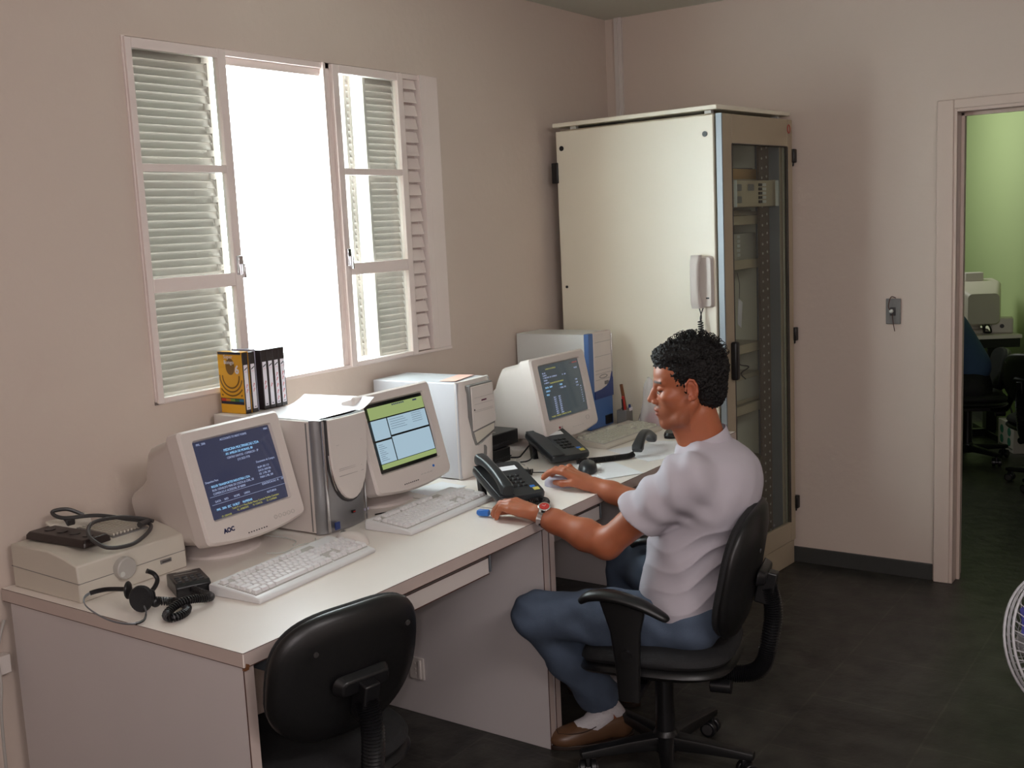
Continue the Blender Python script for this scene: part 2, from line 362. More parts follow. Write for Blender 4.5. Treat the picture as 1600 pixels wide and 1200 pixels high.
# ================================================================= the next room, seen through the doorway
GX = 9.7
mb = MB(); mb.box(WX, GX, -1.6, 3.2, -.1, 0); struct('floor_next', mb, 'floor')
mb = MB(); mb.box(WX + .14, GX, -1.6, 3.2, CZ, CZ + .1); struct('ceiling_next', mb, 'ceil')
ga, gb = Vector((9.75, 2.35, 0)), Vector((6.6, .535, 0)); gd = (gb - ga).normalized(); gn = Vector((-gd.y, gd.x, 0))
def slab(p, q, th, z0, z1, name, m):
    d = (q - p).normalized(); n_ = Vector((-d.y, d.x, 0)) * th; mb = MB()
    vs = [(p.x, p.y), (q.x, q.y), (q.x + n_.x, q.y + n_.y), (p.x + n_.x, p.y + n_.y)]
    mb.prism([tuple(v) for v in vs], z0, z1, 'z'); return struct(name, mb, m)
slab(gb, ga, -.12, 0, CZ, 'wall_green', 'green')
slab(gb + Vector((-.01, .018, 0)) * .6, ga + Vector((-.01, .018, 0)) * .6, .0125, 0, .085, 'baseboard_green', 'skirt')
mb = MB(); mb.box(GX, GX + .1, -1.6, 3.2, 0, CZ); struct('wall_next_far', mb, 'green')
mb = MB(); mb.box(WX + .14, GX, 3.2, 3.3, 0, CZ); struct('wall_next_left', mb, 'green')
mb = MB(); mb.box(WX + .14, GX, -1.7, -1.6, 0, CZ); struct('wall_next_right', mb, 'green')
mb = MB(); mb.box(WX + .14, WX + .15, dy1 + .05, 3.2, 0, CZ); mb.box(WX + .14, WX + .15, -1.6, dy0 - .05, 0, CZ); struct('wall_next_near', mb, 'green')
# desk of the next room, standing out from the slanted wall
nd = thing('office_desk', 'desk with pale top and black legs seen through the doorway', 'desk', (7.845, 1.325, 0), R(30))
mb = MB(); mb.box(0, .6, 0, 1.3, .715, .74); obj('desk_top', mb, 'desk', nd, bevel=.003)
mb = MB(); mb.box(.01, .035, .01, 1.28, .655, .715); obj('apron', mb, 'black', nd, bevel=.002)
for y in (.10, 1.10):
    mb = MB(); mb.box(.26, .34, y - .035, y + .035, .04, .715); mb.box(.02, .56, y - .03, y + .03, 0, .045); obj('leg', mb, 'black', nd, bevel=.004)
mb = MB(); mb.box(.28, .32, .135, 1.065, .0, .05); obj('foot_bar', mb, 'black', nd)
m2 = thing('crt_monitor', 'small beige monitor on the desk in the green room', 'monitor', (8.0, 1.70, .742), R(118))
mb = MB()
mb.loft([[(x, 0.0, z) for x, z in rrect(.34, .32, .02, cy=.2)], [(x, .16, z) for x, z in rrect(.33, .30, .03, cy=.2)], [(x, .34, z) for x, z in rrect(.2, .2, .03, cy=.18)]]); obj('casing', mb, 'beige2', m2)
mb = MB(); mb.lathe([(.11, 0), (.10, .02), (.05, .03), (.05, .06)], m=T(0, .1, 0)); obj('base', mb, 'beige2', m2)
mb = MB(); mb.box(-.13, .13, -.004, 0, .1, .3); obj('screen', mb, 'dgrey', m2)
mb = MB(); mb.box(-.06, .06, .05, .13, .352, .41); sb_ = obj('speaker_box', mb, 'bay', None, bevel=.006); sb_.location = m2.location; sb_.rotation_euler = m2.rotation_euler
tag(sb_, 'small pale box on top of the beige monitor in the green room', 'box')
bx = thing('power_supply', 'small white box at the right end of the green room desk', 'box', (7.93, 1.47, .741), R(12))
mb = MB(); mb.box(-.06, .06, -.07, .07, 0, .105); obj('casing', mb, 'bay', bx, bevel=.012)
mb = MB(); mb.cyl((-.061, .0, .05), (-.064, .0, .05), .014); obj('socket', mb, 'dgrey', bx)
mb = MB(); mb.tube(spline([(7.86, 1.62, .80), (7.84, 1.60, .86), (7.82, 1.58, .86), (7.82, 1.56, .76), (7.80, 1.55, .80), (7.82, 1.53, .80), (7.84, 1.52, .752), (7.85, 1.57, .750)], 8), .006, 8)
tag(obj('cable', mb, 'black'), 'black cable looping between monitor and white box in the green room', 'cable')
mb = MB(); mb.tube(spline([(7.86, 1.43, .64), (7.87, 1.42, .45), (7.90, 1.46, .35), (7.92, 1.40, .22), (7.86, 1.36, .03)], 8), .006, 6); mb.box(7.88, 7.94, 1.46, 1.50, .33, .42)
tag(obj('cable', mb, 'dgrey'), 'dark cable and plug hanging under the green room desk', 'cable')
cb = thing('cardboard_box', 'white box with green printed circles on the green room floor', 'box', (7.652, 1.286, 0), R(30))
mb = MB(); mb.box(-.14, .14, -.1, .1, 0, .19); obj('carton', mb, 'bay', cb, bevel=.004)
GP = mat('green print', S(60, 130, 110), .6)
for x, z in ((.07, .13), (.07, .065), (-.06, .13), (-.06, .065)):
    mb = MB(); mb.cyl((x, .1, z), (x, .1015, z), .028, n=20); obj('printed_circle', mb, GP, cb)
mb = MB(); mb.box(-.12, .12, .1, .1012, .02, .03); obj('printed_bar', mb, 'mgrey', cb)

# ================================================================= desks
DZ = .74
def desk(name, x0, x1, label, mod, drawer):
    d = thing('office_desk', label, 'desk', (x0, 1.757, 0)); L = x1 - x0; D = WY - 1.757 - .006
    mb = MB(); mb.box(0, L, 0, D, DZ - .034, DZ); top = obj('desk_top', mb, 'desk', d, bevel=.0012)
    mb = MB(); mb.box(.0015, L - .0015, -.0012, .004, DZ - .0325, DZ - .0015); mb.box(-.0012, .004, .0015, D, DZ - .0325, DZ - .0015); obj('edge_band', mb, 'edge', top)
    mb = MB(); mb.box(-.0008, L, -.0016, D, DZ - .0012, DZ - .0004); mb.box(-.0008, L, -.0016, D, DZ - .0345, DZ - .033); obj('glue_line', mb, 'brown', top)
    for a, b in ((0.002, .030), (L - .030, L - .002)):
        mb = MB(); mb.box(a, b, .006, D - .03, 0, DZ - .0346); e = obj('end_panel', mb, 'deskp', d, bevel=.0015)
        mb = MB(); mb.box(a, b, .0045, .006, .001, DZ - .036); obj('edge_band', mb, 'edge', e)
        mb = MB(); mb.box(a - .0006, a + .0012, .0042, .0062, .001, DZ - .036); obj('glue_line', mb, 'brown', e)
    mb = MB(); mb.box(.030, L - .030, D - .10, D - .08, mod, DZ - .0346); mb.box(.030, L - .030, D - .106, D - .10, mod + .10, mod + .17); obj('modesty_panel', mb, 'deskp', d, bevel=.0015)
    a, b = drawer
    dr = MB(); dr.box(a, b - .006, .022, .038, DZ - .100, DZ - .052); dr.box(a, b - .006, .038, .36, DZ - .098, DZ - .092); dd = obj('drawer', dr, 'bay', d, bevel=.002)
    mb = MB(); mb.box(a, b - .006, .021, .0225, DZ - .0535, DZ - .0515); mb.box(a, b - .006, .021, .0225, DZ - .1010, DZ - .0985); obj('dark_edge', mb, 'brown', dd)
    for q in (a - .004, b):
        mb = MB(); mb.box(q - .002, q + .004, .02, .34, DZ - .096, DZ - .035); mb.box(q - .006, q + .018, .05, .3, DZ - .046, DZ - .0348)
        mb.cyl((q - .004, .03, DZ - .06), (q - .008, .03, DZ - .06), .004, n=8); obj('runner', mb, 'alu', dd, bevel=.001)
    return d
d1 = desk('near', 1.466, 2.668, 'cream laminate desk nearest the camera with the printer on it', .34, (.12, .925))
mb = MB(); mb.box(1.166, 1.173, .50, .56, .125, .20); mb.box(1.158, 1.166, .508, .516, .13, .195)
for z in (.145, .16, .18): mb.cyl((1.1655, .535, z), (1.164, .535, z), .004, n=8)
obj('lock_plate', mb, 'bay', d1, bevel=.001)
mb = MB(); mb.add([(.002, -.0022, .706), (.016, -.0022, .706), (.012, -.0022, .712), (.004, -.0022, .716)], [(0, 1, 2, 3)]); mb.box(0, .012, -.002, .006, .700, .706); obj('chipped_corner', mb, 'wood', d1)
d2 = desk('far', 2.672, 4.085, 'cream laminate desk by the rack where the man works', .20, (.12, .345))

# ================================================================= equipment rack
rk = thing('server_rack', 'tall beige steel equipment rack with a glazed door in the corner', 'rack', (4.10, 1.826, 0), -R(5))
RW, RD, RH = .642, .80, 2.05   # local x along the door, y away from the door
mb = MB(); mb.box(0.012, RW - .012, .03, RD - .02, 0, .085); obj('plinth', mb, 'rackd', rk, bevel=.003)
mb = MB()
for x in (.018, RW - .045):
    for y in (.018, RD - .045): mb.box(x, x + .027, y, y + .027, .06, RH - .05)
for x in (.018, RW - .045): mb.box(x, x + .027, .018, RD - .018, RH - .05, RH - .03)
mb.box(.018, RW - .018, .018, .045, RH - .05, RH - .03); mb.box(.018, RW - .018, .018, .045, .06, .12)
obj('inner_frame', mb, 'rackd', rk)
mb = MB(); mb.box(-.012, RW + .004, -.012, RD + .004, RH - .018, RH); obj('top_cover', mb, 'rack', rk, bevel=.003)
mb = MB()
for x, y in ((.02, .03), (.02, RD - .1), (RW - .06, .02), (RW - .05, RD - .1)): mb.box(x, x + .02, y, y + .03, RH - .032, RH - .018)
obj('cover_spacer', mb, 'wire', rk)
mb = MB(); mb.box(0, .016, .012, RD - .004, .07, RH - .036); sp = obj('side_panel', mb, 'rack', rk, bevel=.003)
for y, z in ((.048, 1.94), (.765, 1.94), (.765, 1.33)):
    mb = MB(); mb.cyl((0, y, z), (-.004, y, z), .011 if z > 1.5 else .006, n=14); obj('panel_lock', mb, 'black', sp)
mb = MB(); mb.box(RW - .016, RW, .012, RD - .004, .07, RH - .036); obj('side_panel', mb, 'rack', rk, bevel=.003)
mb = MB(); mb.box(.016, RW - .016, RD - .016, RD - .004, .07, RH - .036); obj('back_panel', mb, 'rackin', rk, bevel=.003)
mb = MB(); mb.box(-.01, .012, RD - .012, RD + .02, 1.79, 1.88); obj('hinge', mb, 'black', rk, bevel=.003)
# door: frame with rounded lower opening
mb = MB(); a, b = -.022, -.002; gx0, gx1, gz0, gz1 = .092, .592, .205, 1.897
mb.box(0.004, gx0, a, b, .115, RH - .034); mb.box(gx1, RW, a, b, .115, RH - .034); mb.box(gx0, gx1, a, b, .115, gz0); mb.box(gx0, gx1, a, b, gz1, RH - .034)
dr = obj('door', mb, 'rackd', rk, bevel=.003)
mb = MB(); mb.box(gx0 - .004, gx1 + .004, -.014, -.010, gz0 - .004, gz1 + .004); obj('door_glass', mb, 'glass', dr)
mb = MB(); mb.box(gx0 - .006, gx0, -.023, -.008, gz0, gz1); mb.box(gx0, gx1, -.023, -.008, gz1, gz1 + .004); mb.box(gx1, gx1 + .004, -.023, -.008, gz0, gz1); obj('door_seal', mb, 'dgrey', dr)
mb = MB(); mb.box(.0, .008, -.026, -.001, .115, RH - .034); obj('door_edge_strip', mb, 'alu', dr)
mb = MB(); mb.box(.045, .078, -.052, -.022, .94, 1.10); obj('door_handle', mb, 'black', dr, bevel=.01, seg=3)
for z in (1.86, 1.07, .29):
    mb = MB(); mb.box(RW - .006, RW + .022, -.034, -.004, z - .03, z + .03); mb.cyl((RW + .012, -.018, z - .045), (RW + .012, -.018, z + .03), .005, n=10); obj('hinge', mb, 'black', dr, bevel=.004)
mb = MB(); mb.tube([( .605 + .012 * math.cos(t * PI / 10), -.0235, 1.975 + .018 * math.sin(t * PI / 10)) for t in range(21)], .0018, 6); obj('round_sticker', mb, 'red', dr)
mb = MB(); mb.box(.004, RW, -.014, .0, .0, .11); obj('plinth_front', mb, 'rackd', rk, bevel=.003)
# inside: perforated uprights, bright channel, shelves
mb = MB(); mb.box(.455, .545, .045, .055, .1, 1.96); up = obj('perforated_upright', mb, 'railm', rk)
mb = MB()
for k in range(44):
    z = .17 + k * .041
    for x in (.478, .522): mb.cyl((x, .0452, z + (.006 if x > .5 else 0)), (x, .043, z + (.006 if x > .5 else 0)), .0055, n=6)
obj('perforations', mb, 'lgrey', up)
mb = MB(); mb.box(.596, .606, .02, .13, .1, 1.96); mb.box(.575, .596, .118, .126, .1, 1.96); obj('bright_channel', mb, 'alu', rk)

mb = MB(); mb.box(.022, .60, .34, .345, .1, 1.96); obj('inner_panel', mb, 'rackin', rk)
for z in (1.745, 1.59, 1.40, 1.03, .76, .50):
    mb = MB(); mb.box(.03, .60, .09, .5, z - .012, z + .012); mb.box(.03, .60, .08, .094, z - .02, z + .02); obj('shelf', mb, 'rackd', rk, bevel=.002)
def rackthing(name, lab, cat, loc, grp=None):
    p = rk.matrix_basis @ Vector(loc); return thing(name, lab, cat, p, -R(5), grp)
u = rackthing('rack_unit', 'beige rack module with small windows and rows of buttons, high in the rack', 'rack module', (.195, .012, 1.645))
mb = MB(); mb.box(0, .385, .02, .3, 0, .112); mb.box(-.012, 0, .02, .04, 0, .115); mb.box(.36, .40, .02, .04, .0, .115); obj('casing', mb, 'rackd', u, bevel=.003)
mb = MB(); mb.box(.004, .010, .006, .02, 0, .112); obj('handle', mb, 'wire', u, bevel=.002)
mb = MB(); mb.box(.385, .392, .006, .02, .0, .112); obj('handle', mb, 'wire', u, bevel=.002)
for x, z in ((.02, .068), (.02, .018), (.13, .068)):
    mb = MB(); mb.box(x, x + .05, .016, .02, z, z + .028); obj('display_window', mb, 'mgrey', u, bevel=.002)
for k in range(5):
    for x in (.225, .262):
        mb = MB(); mb.box(x, x + .028, .015, .02, .015 + k * .018, .027 + k * .018); obj('button', mb, 'black' if x < .25 else 'wire', u, bevel=.001)
u = rackthing('wooden_box', 'pale wooden box with papers on top shelf of the rack', 'box', (.34, .12, 1.762))
mb = MB(); mb.box(0, .24, 0, .3, 0, .05); obj('casing', mb, mat('pale wood', S(190, 150, 100), .6), u, bevel=.003)
mb = MB(); mb.box(.01, .22, .01, .28, .0505, .054, RX(0)); obj('papers', mb, 'dgrey', u)
u = rackthing('modem_unit', 'modem with a column of black keys on the middle rack shelf', 'modem', (.34, .12, 1.413))
mb = MB(); mb.box(0, .22, 0, .3, 0, .12); obj('casing', mb, 'rackin', u, bevel=.003)
for k in range(5):
    mb = MB(); mb.box(.045, .07, -.003, 0, .02 + k * .02, .033 + k * .02); obj('key', mb, 'wire', u)
u = rackthing('paper_stack', 'stack of brown papers on a rack shelf under the module', 'papers', (.34, .12, 1.612))
mb = MB(); mb.box(0, .24, 0, .28, 0, .014); mb.box(.01, .22, .01, .27, .014, .022, RZ(.05)); obj('sheets', mb, 'rackd', u)
u = rackthing('hanging_tag', 'white tag hanging on a string inside the rack', 'tag', (.27, .06, 1.15))
mb = MB(); mb.prism([(0, 0), (.03, -.02), (.045, .09), (.01, .11)], 0, .002, 'y'); obj('card', mb, 'label', u)
mb = MB(); mb.tube([(.015, 0, .1), (.02, 0, .17), (.0, .0, .22)], .001, 5); obj('string', mb, 'black', u)
u = rackthing('drawer_unit', 'beige drawer box on the lower rack shelf', 'box', (.32, .12, .775))
mb = MB(); mb.box(0, .27, 0, .3, 0, .13); obj('casing', mb, 'rackd', u, bevel=.003)
mb = MB(); mb.box(.02, .25, -.004, 0, .02, .11); obj('drawer_front', mb, 'rackin', u, bevel=.002)
mb = MB(); mb.tube(spline([(.28, .07, 1.0), (.30, .07, .97), (.38, .07, .95), (.31, .07, .93), (.35, .07, .90)], 8), .003, 6)
o = obj('cable', mb, 'black'); o.matrix_world = rk.matrix_basis; tag(o, 'thin black cable curling down inside the rack', 'cable')
# intercom phone hanging on the rack side
ph = thing('intercom_phone', 'white wall intercom handset hanging on the rack side', 'telephone', tuple(rk.matrix_basis @ Vector((0, .062, 1.35))), -R(5))
mb = MB(); mb.loft([[(-.001, y, z) for y, z in rrect(.085, .21, .01)], [(-.022, y, z) for y, z in rrect(.078, .2, .012)]]); b_ = obj('cradle', mb, 'bay', ph, bevel=.002)
mb = MB(); mb.box(-.0235, -.02, -.03, -.016, -.068, -.062); obj('call_button', mb, 'black', b_)
mb = MB(); secs = []
for k in range(13):
    t = k / 12; z = -.105 + .215 * t; bow = .024 + .016 * (1 - abs(2 * t - 1) ** 3) ; th = .030 if .2 < t < .8 else .036
    secs.append([(-bow - .014 + x * (th / .03), y + .016, z) for x, y in rrect(.024, .044 - .006 * math.sin(PI * t), .009)])
mb.loft(secs); obj('handset', mb, 'bay', ph)
mb = MB(); mb.tube(spline([(-.03, .012, -.105), (-.028, .004, -.14), (-.03, .008, -.16)], 6), .0022, 6); mb.tube(spline([(-.02, .0, -.105), (-.022, .012, -.14), (-.03, .008, -.16)], 6), .0022, 6)
coil(mb, [(-.03, .008, -.158), (-.032, .002, -.26), (-.032, -.004, -.36), (-.034, -.002, -.45)], .0105, .0026, .0095); obj('coiled_cord', mb, 'black', ph)

# ================================================================= monitors
def outline(w, h, r, n=6, bulge=0, cz=0, cx=0):
    pts = []
    def seg(p, q): 
        for k in range(1, n): pts.append((p[0] + (q[0] - p[0]) * k / n, p[1] + (q[1] - p[1]) * k / n))
    def arc(x, z, a0):
        for k in range(4): a = R(a0 + 30 * k); pts.append((x + r * math.cos(a), z + r * math.sin(a)))
    a, b = w / 2 - r, h / 2 - r
    arc(a, b, 0); seg((a, h / 2), (-a, h / 2)); arc(-a, b, 90); seg((-w / 2, b), (-w / 2, -b)); arc(-a, -b, 180); seg((-a, -h / 2), (a, -h / 2)); arc(a, -b, 270); seg((w / 2, -b), (w / 2, b))
    return [(x + cx, z + cz - (bulge * (1 - (2 * x / w) ** 2) if z < -h / 4 else 0)) for x, z in pts]
def monitor(label, loc, rz, tilt, w, h, sw, sh, sy, plastic, scr_mat, head=(0, -.12, .225), sz=.012, gap=.008, base_r=.125):
    t = thing('crt_monitor', label, 'monitor', loc, rz)
    H = T(*head) @ RX(-tilt)
    fb = MB(H); o1 = outline(w, h, .012, bulge=.02)
    inn = outline(sw + gap, sh + gap, .006, cz=sz)
    sec = lambda o, y: [(x, y, z) for x, z in o]
    fb.loft([sec(inn, .014), sec(outline(sw + gap + .01, sh + gap + .01, .008, cz=sz), .001), sec(outline(w - .012, h - .012, .012, bulge=.02), 0), sec(o1, .008), sec(o1, .05)], caps=False)
    fr = obj('bezel', fb, plastic, t, smooth=30)
    b = MB(H)
    b.loft([sec(outline(w - .006, h - .006, .012, bulge=.02), .049), sec(outline(w - .006, h - .006, .012, bulge=.02), .056), sec(outline(w - .014, h - .016, .03, bulge=.012), .075), sec(outline(w - .03, h - .022, .04, cz=.0), .165), sec(outline(w - .05, h - .05, .045, cz=-.008), .195), sec(outline(w - .08, h - .10, .04, cz=-.028), .235), sec(outline(w - .10, h - .125, .035, cz=-.038), .285), sec(outline(w - .12, h - .14, .03, cz=-.045), .345), sec(outline(w - .14, h - .16, .03, cz=-.045), .352)])
    cs = obj('casing', b, plastic, t, smooth=40)
    v = MB(H)
    for k in range(7): v.box(-w / 2 + .024, -w / 2 + .034, .10 + k * .013, .105 + k * .013, .085, .088)
    obj('side_vent', v, 'mgrey', cs)
    g = MB(H); nx, nz = 10, 8; vs = []; fs = []
    for j in range(nz + 1):
        for i in range(nx + 1):
            u, q = 2 * i / nx - 1, 2 * j / nz - 1; vs.append((u * (sw + gap) / 2, .010 - .006 * (1 - .5 * u * u - .5 * q * q), sz + q * (sh + gap) / 2))
    for j in range(nz):
        for i in range(nx): k = j * (nx + 1) + i; fs.append((k, k + 1, k + nx + 2, k + nx + 1))
    g.add(vs, fs); scr = obj('screen', g, scr_mat, t)
    # stand
    s = MB(); s.lathe([(.001, 0), (base_r, 0), (base_r, .007), (base_r - .012, .014), (.075, .022), (.06, .034), (.055, .05), (.001, .05)], 40, T(0, .02, 0)); obj('base', s, plastic, t, smooth=50)
    s = MB(); s.ball((0, .02, .055), (.085, .075, .03), 10); obj('swivel', s, plastic, t)
    return t, fr, scr, H, (sw, sh, sz)
def on(H, x, z, y=.0015): return H @ T(x, y, z) @ RX(R(90))
# screen 1
sm1 = mat('dark blue text screen', S(16, 16, 20), .12, var=0, emit=S(72, 76, 104), estr=.50)
m1, fr1, sc1, H1, d_ = monitor('beige monitor beside the printer showing a dark text screen', (1.985, 2.43, DZ), R(2), R(16), .370, .310, .280, .213, 0, 'beige', sm1, gap=.002)
WT = glow('pale screen text', (175, 188, 225), .75); YT = glow('yellow screen text', (190, 185, 95), .7); BT = glow('bright screen text', (150, 205, 250), 1.0)
def lines(L, H, mname, par, sc=1.0, y=.0022):
    pass
def put(scr, H, items, sx=1.0):
    for (x, z, s, body, m_) in items:
        u, q = x / .141, (z) / .108
        text('screen_text', body, s, on(H, x, z + .012, -.0012 + .005 * (x * x / .02 + z * z / .012)* .5), m_, scr, sx=sx)
put(sc1, H1, [(-.134, .096, .0085, 'MVL  2006', WT), (-.052, .096, .0085, 'ACCOUNTS TO NEXT FORMS', WT), (.113, .096, .008, 'M001', WT),
 (-.050, .064, .0105, 'MEDICINA MULTIMARCAS LTDA', BT), (-.047, .053, .0095, 'AV. AMELIA DE MORAES, 80', BT), (-.046, .042, .0085, 'CENTRO SANTOS - COMERCIO - SP', WT), (-.012, .031, .0085, '(11) 3222-7778', WT),
 (.050, .010, .0085, 'Documento de Compra', WT), (-.140, -.008, .008, 'Despachos Para:', WT),
 (.050, -.006, .0085, 'NUM. 001.113', WT), (.050, -.0155, .0085, 'DATA 24/01/06', WT), (.050, -.025, .0085, 'DE  2 MIL 200', WT), (.050, -.0345, .0085, 'PARA 2 MIL 200', WT),
 (-.124, -.023, .009, 'RIGOR TRANSPORTES INDUSTRIA LTDA', BT), (-.124, -.033, .009, 'RUA: OSVALDO MAR DE COSTA & CIVIL, 58', WT), (-.124, -.043, .009, 'COMERCIO-E ACESSORI, SP 00000', WT),
 (-.124, -.064, .0085, 'DATA      NFD          NOME        LINHA', WT), (.05, -.0545, .0085, 'IDENTIFICACAO  N     OP', WT), (-.126, -.086, .009, 'MVL  2006  SEC  10:38:27     NUMERAR', BT), (.06, -.080, .0085, 'NOTURNA', WT),
 (-.075, -.094, .008, 'Tecle F1 a <-> Para Mudar Nome Controle Pedidos Contratos', YT), (-.06, -.102, .0075, 'TC -AMBIENTE         F5 =CANCEL         F2 =CAMBIAR', YT), (-.115, -.1105+.004, .0075, 'F3 -GRAVAR', YT)], sx=.86)
lm = MB(H1); 
for z in (-.047, -.0685): lm.box(-.137, .137, .0012, .0018, z + .012, z + .0128)
obj('screen_rule', lm, WT, sc1)
text('maker_logo', 'AOC', .017, on(H1, -.125, -.137, -.0006) @ Matrix.Shear('XY', 4, (.25, 0)) , 'logo', fr1, font_bold=.0009)
b = MB(H1)
for k in range(8): b.box(-.045 + k * .0095, -.041 + k * .0095, -.0012, .001, -.158, -.155)
obj('speaker_slots', b, 'dgrey', fr1)
b = MB(H1)
for k in range(5): b.tube([(.065 + k * .017 + .006 * math.cos(a_ * PI / 6), -.0008, -.139 + .005 * math.sin(a_ * PI / 6)) for a_ in range(13)], .0006, 4)
obj('control_buttons', b, 'lgrey', fr1)
# screen 2
sm2 = mat('screen dark border', S(14, 14, 14), .1, var=0, emit=S(30, 30, 28), estr=.3)
m2_, fr2, sc2, H2, d_ = monitor('beige monitor between two towers showing pale window panels', (2.605, 2.375, DZ), R(1), R(15), .378, .312, .285, .212, 0, 'beige', sm2, gap=.006)
GREENB = glow('green screen band', (150, 168, 108), .95); PALE = glow('pale blue screen panel', (160, 185, 200), 1.0); TEXTD = glow('dark screen lettering', (70, 80, 110), .5)
b = MB(H2)
def pan(mb_, x0, x1, z0, z1, y=.0015): mb_.box(x0, x1, y, y + .0012, z0 + .012, z1 + .012)
pan(b, -.136, .136, .060, .098); obj('screen_toolbar', b, GREENB, sc2); b = MB(H2); pan(b, -.136, .136, -.098, -.083); obj('screen_taskbar', b, GREENB, sc2)
b = MB(H2)
pan(b, -.136, -.062, -.006, .056); pan(b, -.056, .134, .0, .056); pan(b, -.136, -.062, -.081, -.012); pan(b, -.056, .134, -.081, -.006); obj('screen_panel', b, PALE, sc2)
b = MB(H2)
for k in range(5): pan(b, -.05, .02 + .008 * (k % 3), .048 - k * .0075, .049 - k * .0075, .001); pan(b, .06, .11, .050 - k * .007, .051 - k * .007, .001)
for k in range(9): pan(b, -.130, -.11 + .008 * (k % 3), -.022 - k * .0062, -.021 - k * .0062, .001)
for k in range(7): pan(b, -.02 + k * .009, -.014 + k * .009, .091, .096, .001)
pan(b, .085, .105, .089, .094, .001); obj('screen_lettering', b, TEXTD, sc2)
b = MB(H2); b.cyl((.1, .001, -.122), (.1, -.002, -.122), .0042, n=16); obj('power_button', b, 'bluep', fr2)
b = MB(H2)
for k in range(8): b.box(-.06 + k * .0095, -.056 + k * .0095, -.0012, .001, -.152, -.149)
obj('speaker_slots', b, 'dgrey', fr2)
b = MB(H2)
for k in range(4): b.box(.03 + k * .016, .039 + k * .016, -.001, .001, -.138, -.1365)
obj('control_marks', b, 'lgrey', fr2)
text('maker_logo', 'AOC', .015, on(H2, -.16, .135, -.0006), 'logo', fr2, font_bold=.0006)
# screen 3
sm3 = mat('dark green grey text screen', S(16, 18, 18), .12, var=0, emit=S(66, 74, 78), estr=.8)
m3, fr3, sc3, H3, d_ = monitor('beige monitor at the far end with a dark listing on its screen', (3.545, 2.345, DZ), R(-2), R(12), .372, .305, .272, .20, 0, 'beige', sm3, gap=.008, base_r=.12, sz=.014)
def rnd(n): return ''.join(random.choice('ACDEILMNORSTU  ') for _ in range(n))
it = [(-.10, .088, .007, 'CONSULTA DE PEDIDOS', YT), (.085, .092, .007, 'HORA 10:38', mat('red screen text', S(20, 0, 0), .5, var=0, emit=S(190, 70, 60), estr=.8)),
 (-.125, .074, .0075, 'NR. 301', WT), (-.125, .065, .0075, 'CLIENTE', WT), (-.125, .056, .0075, 'C. MERCADO  DE  COMERCIO', WT), (-.125, .046, .0075, 'CIDADE', WT), (-.125, .036, .0075, 'A. ABERTO', WT), (.09, .07, .0075, 'VALOR', WT), (.0, .055, .0075, '01    600', WT),
 (-.09, .032, .0075, 'TRANSPORTES RODOVIARIOS', YT), (-.125, .018, .009, 'DATA   NUM', BT), (-.03, .018, .009, 'ITEM', BT), (-.03, .006, .0085, 'ITENS  7/10', WT), (-.125, .004, .009, 'CARGA', BT), (-.125, -.010, .009, 'PESO', BT), (.08, .024, .008, '1.245', WT), (.08, .012, .008, '2.300', WT), (.08, .0, .008, '3.119', WT)]
for k in range(9): it.append((-.085, -.024 - k * .0078, .0075, '00%d.4' % (k + 1), WT)); it.append((-.055, -.024 - k * .0078, .0075, '%d00.%d' % (k + 2, k), WT))
for k in range(8): it.append((.108, -.005 - k * .009, .006, '%02d' % k, WT))
it += [(-.12, -.094, .007, 'F1-AJUDA   F2-INCLUI   F5-FINALIZA   ESC-SAIR', YT)]
put(sc3, H3, it, sx=.9)
b = MB(H3); b.cyl((-.088, .001, -.127), (-.088, -.001, -.127), .005, n=16); obj('logo_disc', b, mat('dark red print', S(150, 50, 60), .5), fr3)
text('maker_logo', 'LG', .010, on(H3, -.080, -.1305, -.0006), 'thin', fr3, font_bold=.0004)
b = MB(H3)
b.tube([(.11 + .012 * math.cos(a_ * PI / 6), -.0006, -.118 + .008 * math.sin(a_ * PI / 6)) for a_ in range(13)], .0006, 4)
for k in range(5): b.box(.0 + k * .016, .009 + k * .016, -.001, .001, -.140, -.1388)
obj('control_marks', b, 'lgrey', fr3)

# ================================================================= computer towers
# tower beside first monitor: silver front with white shield-shaped cover
pc = thing('computer_tower', 'tower with silver front and white shield-shaped cover carrying the video tapes', 'computer', (2.198, 2.222, DZ), R(1.5))
mb = MB(); mb.box(.0, .205, .035, .44, .006, .340); cs = obj('case', mb, 'beige', pc, bevel=.003)
mb = MB(); mb.box(-.0005, .0, .05, .055, .01, .335); obj('panel_seam', mb, 'mgrey', cs)
mb = MB(); secs = []
for z, k in ((.003, 0), (.06, .3), (.17, 1), (.28, .6), (.343, 0)):
    arc = [(x, .036 if x in (0, .205) and False else .036 - (.03 + .008 * k) * math.sin(PI * min(max(x / .205, 0), 1)) ** .35, z) for x in [.205 * i / 16 for i in range(17)]]
    secs.append(arc + [(.205, .04, z), (0, .04, z)])
mb.loft(secs); fp = obj('front_panel', mb, 'silver', pc, smooth=50)
def shield(w, z0, z1, off, yb):
    pts = []
    for i in range(9): pts.append((-w / 2 + w * i / 8, z1))
    for i in range(1, 16):
        t = i / 16; a = PI * t; x = w / 2 * math.cos(a); pts.append((x, z0 + (z1 - z0) * .0 + (1 - math.sin(a) ** .62) * (z1 - z0) * .93))
    return pts
def shield_mesh(m_, w, z0, z1, front, back, yc=.0):
    o = shield(w, z0, z1, 0, 0); n = len(o); mb_ = m_
    ff = [(x + .112, front - .006 * (1 - (2 * x / w) ** 2), z) for x, z in o]; bb = [(x + .112, back, z) for x, z in o]
    f2 = [(x * .965 + .112, front - .004 - .006 * (1 - (2 * x / w) ** 2), (z - z0) * .98 + z0 + .003) for x, z in o]
    mb_.loft([bb, ff, f2])
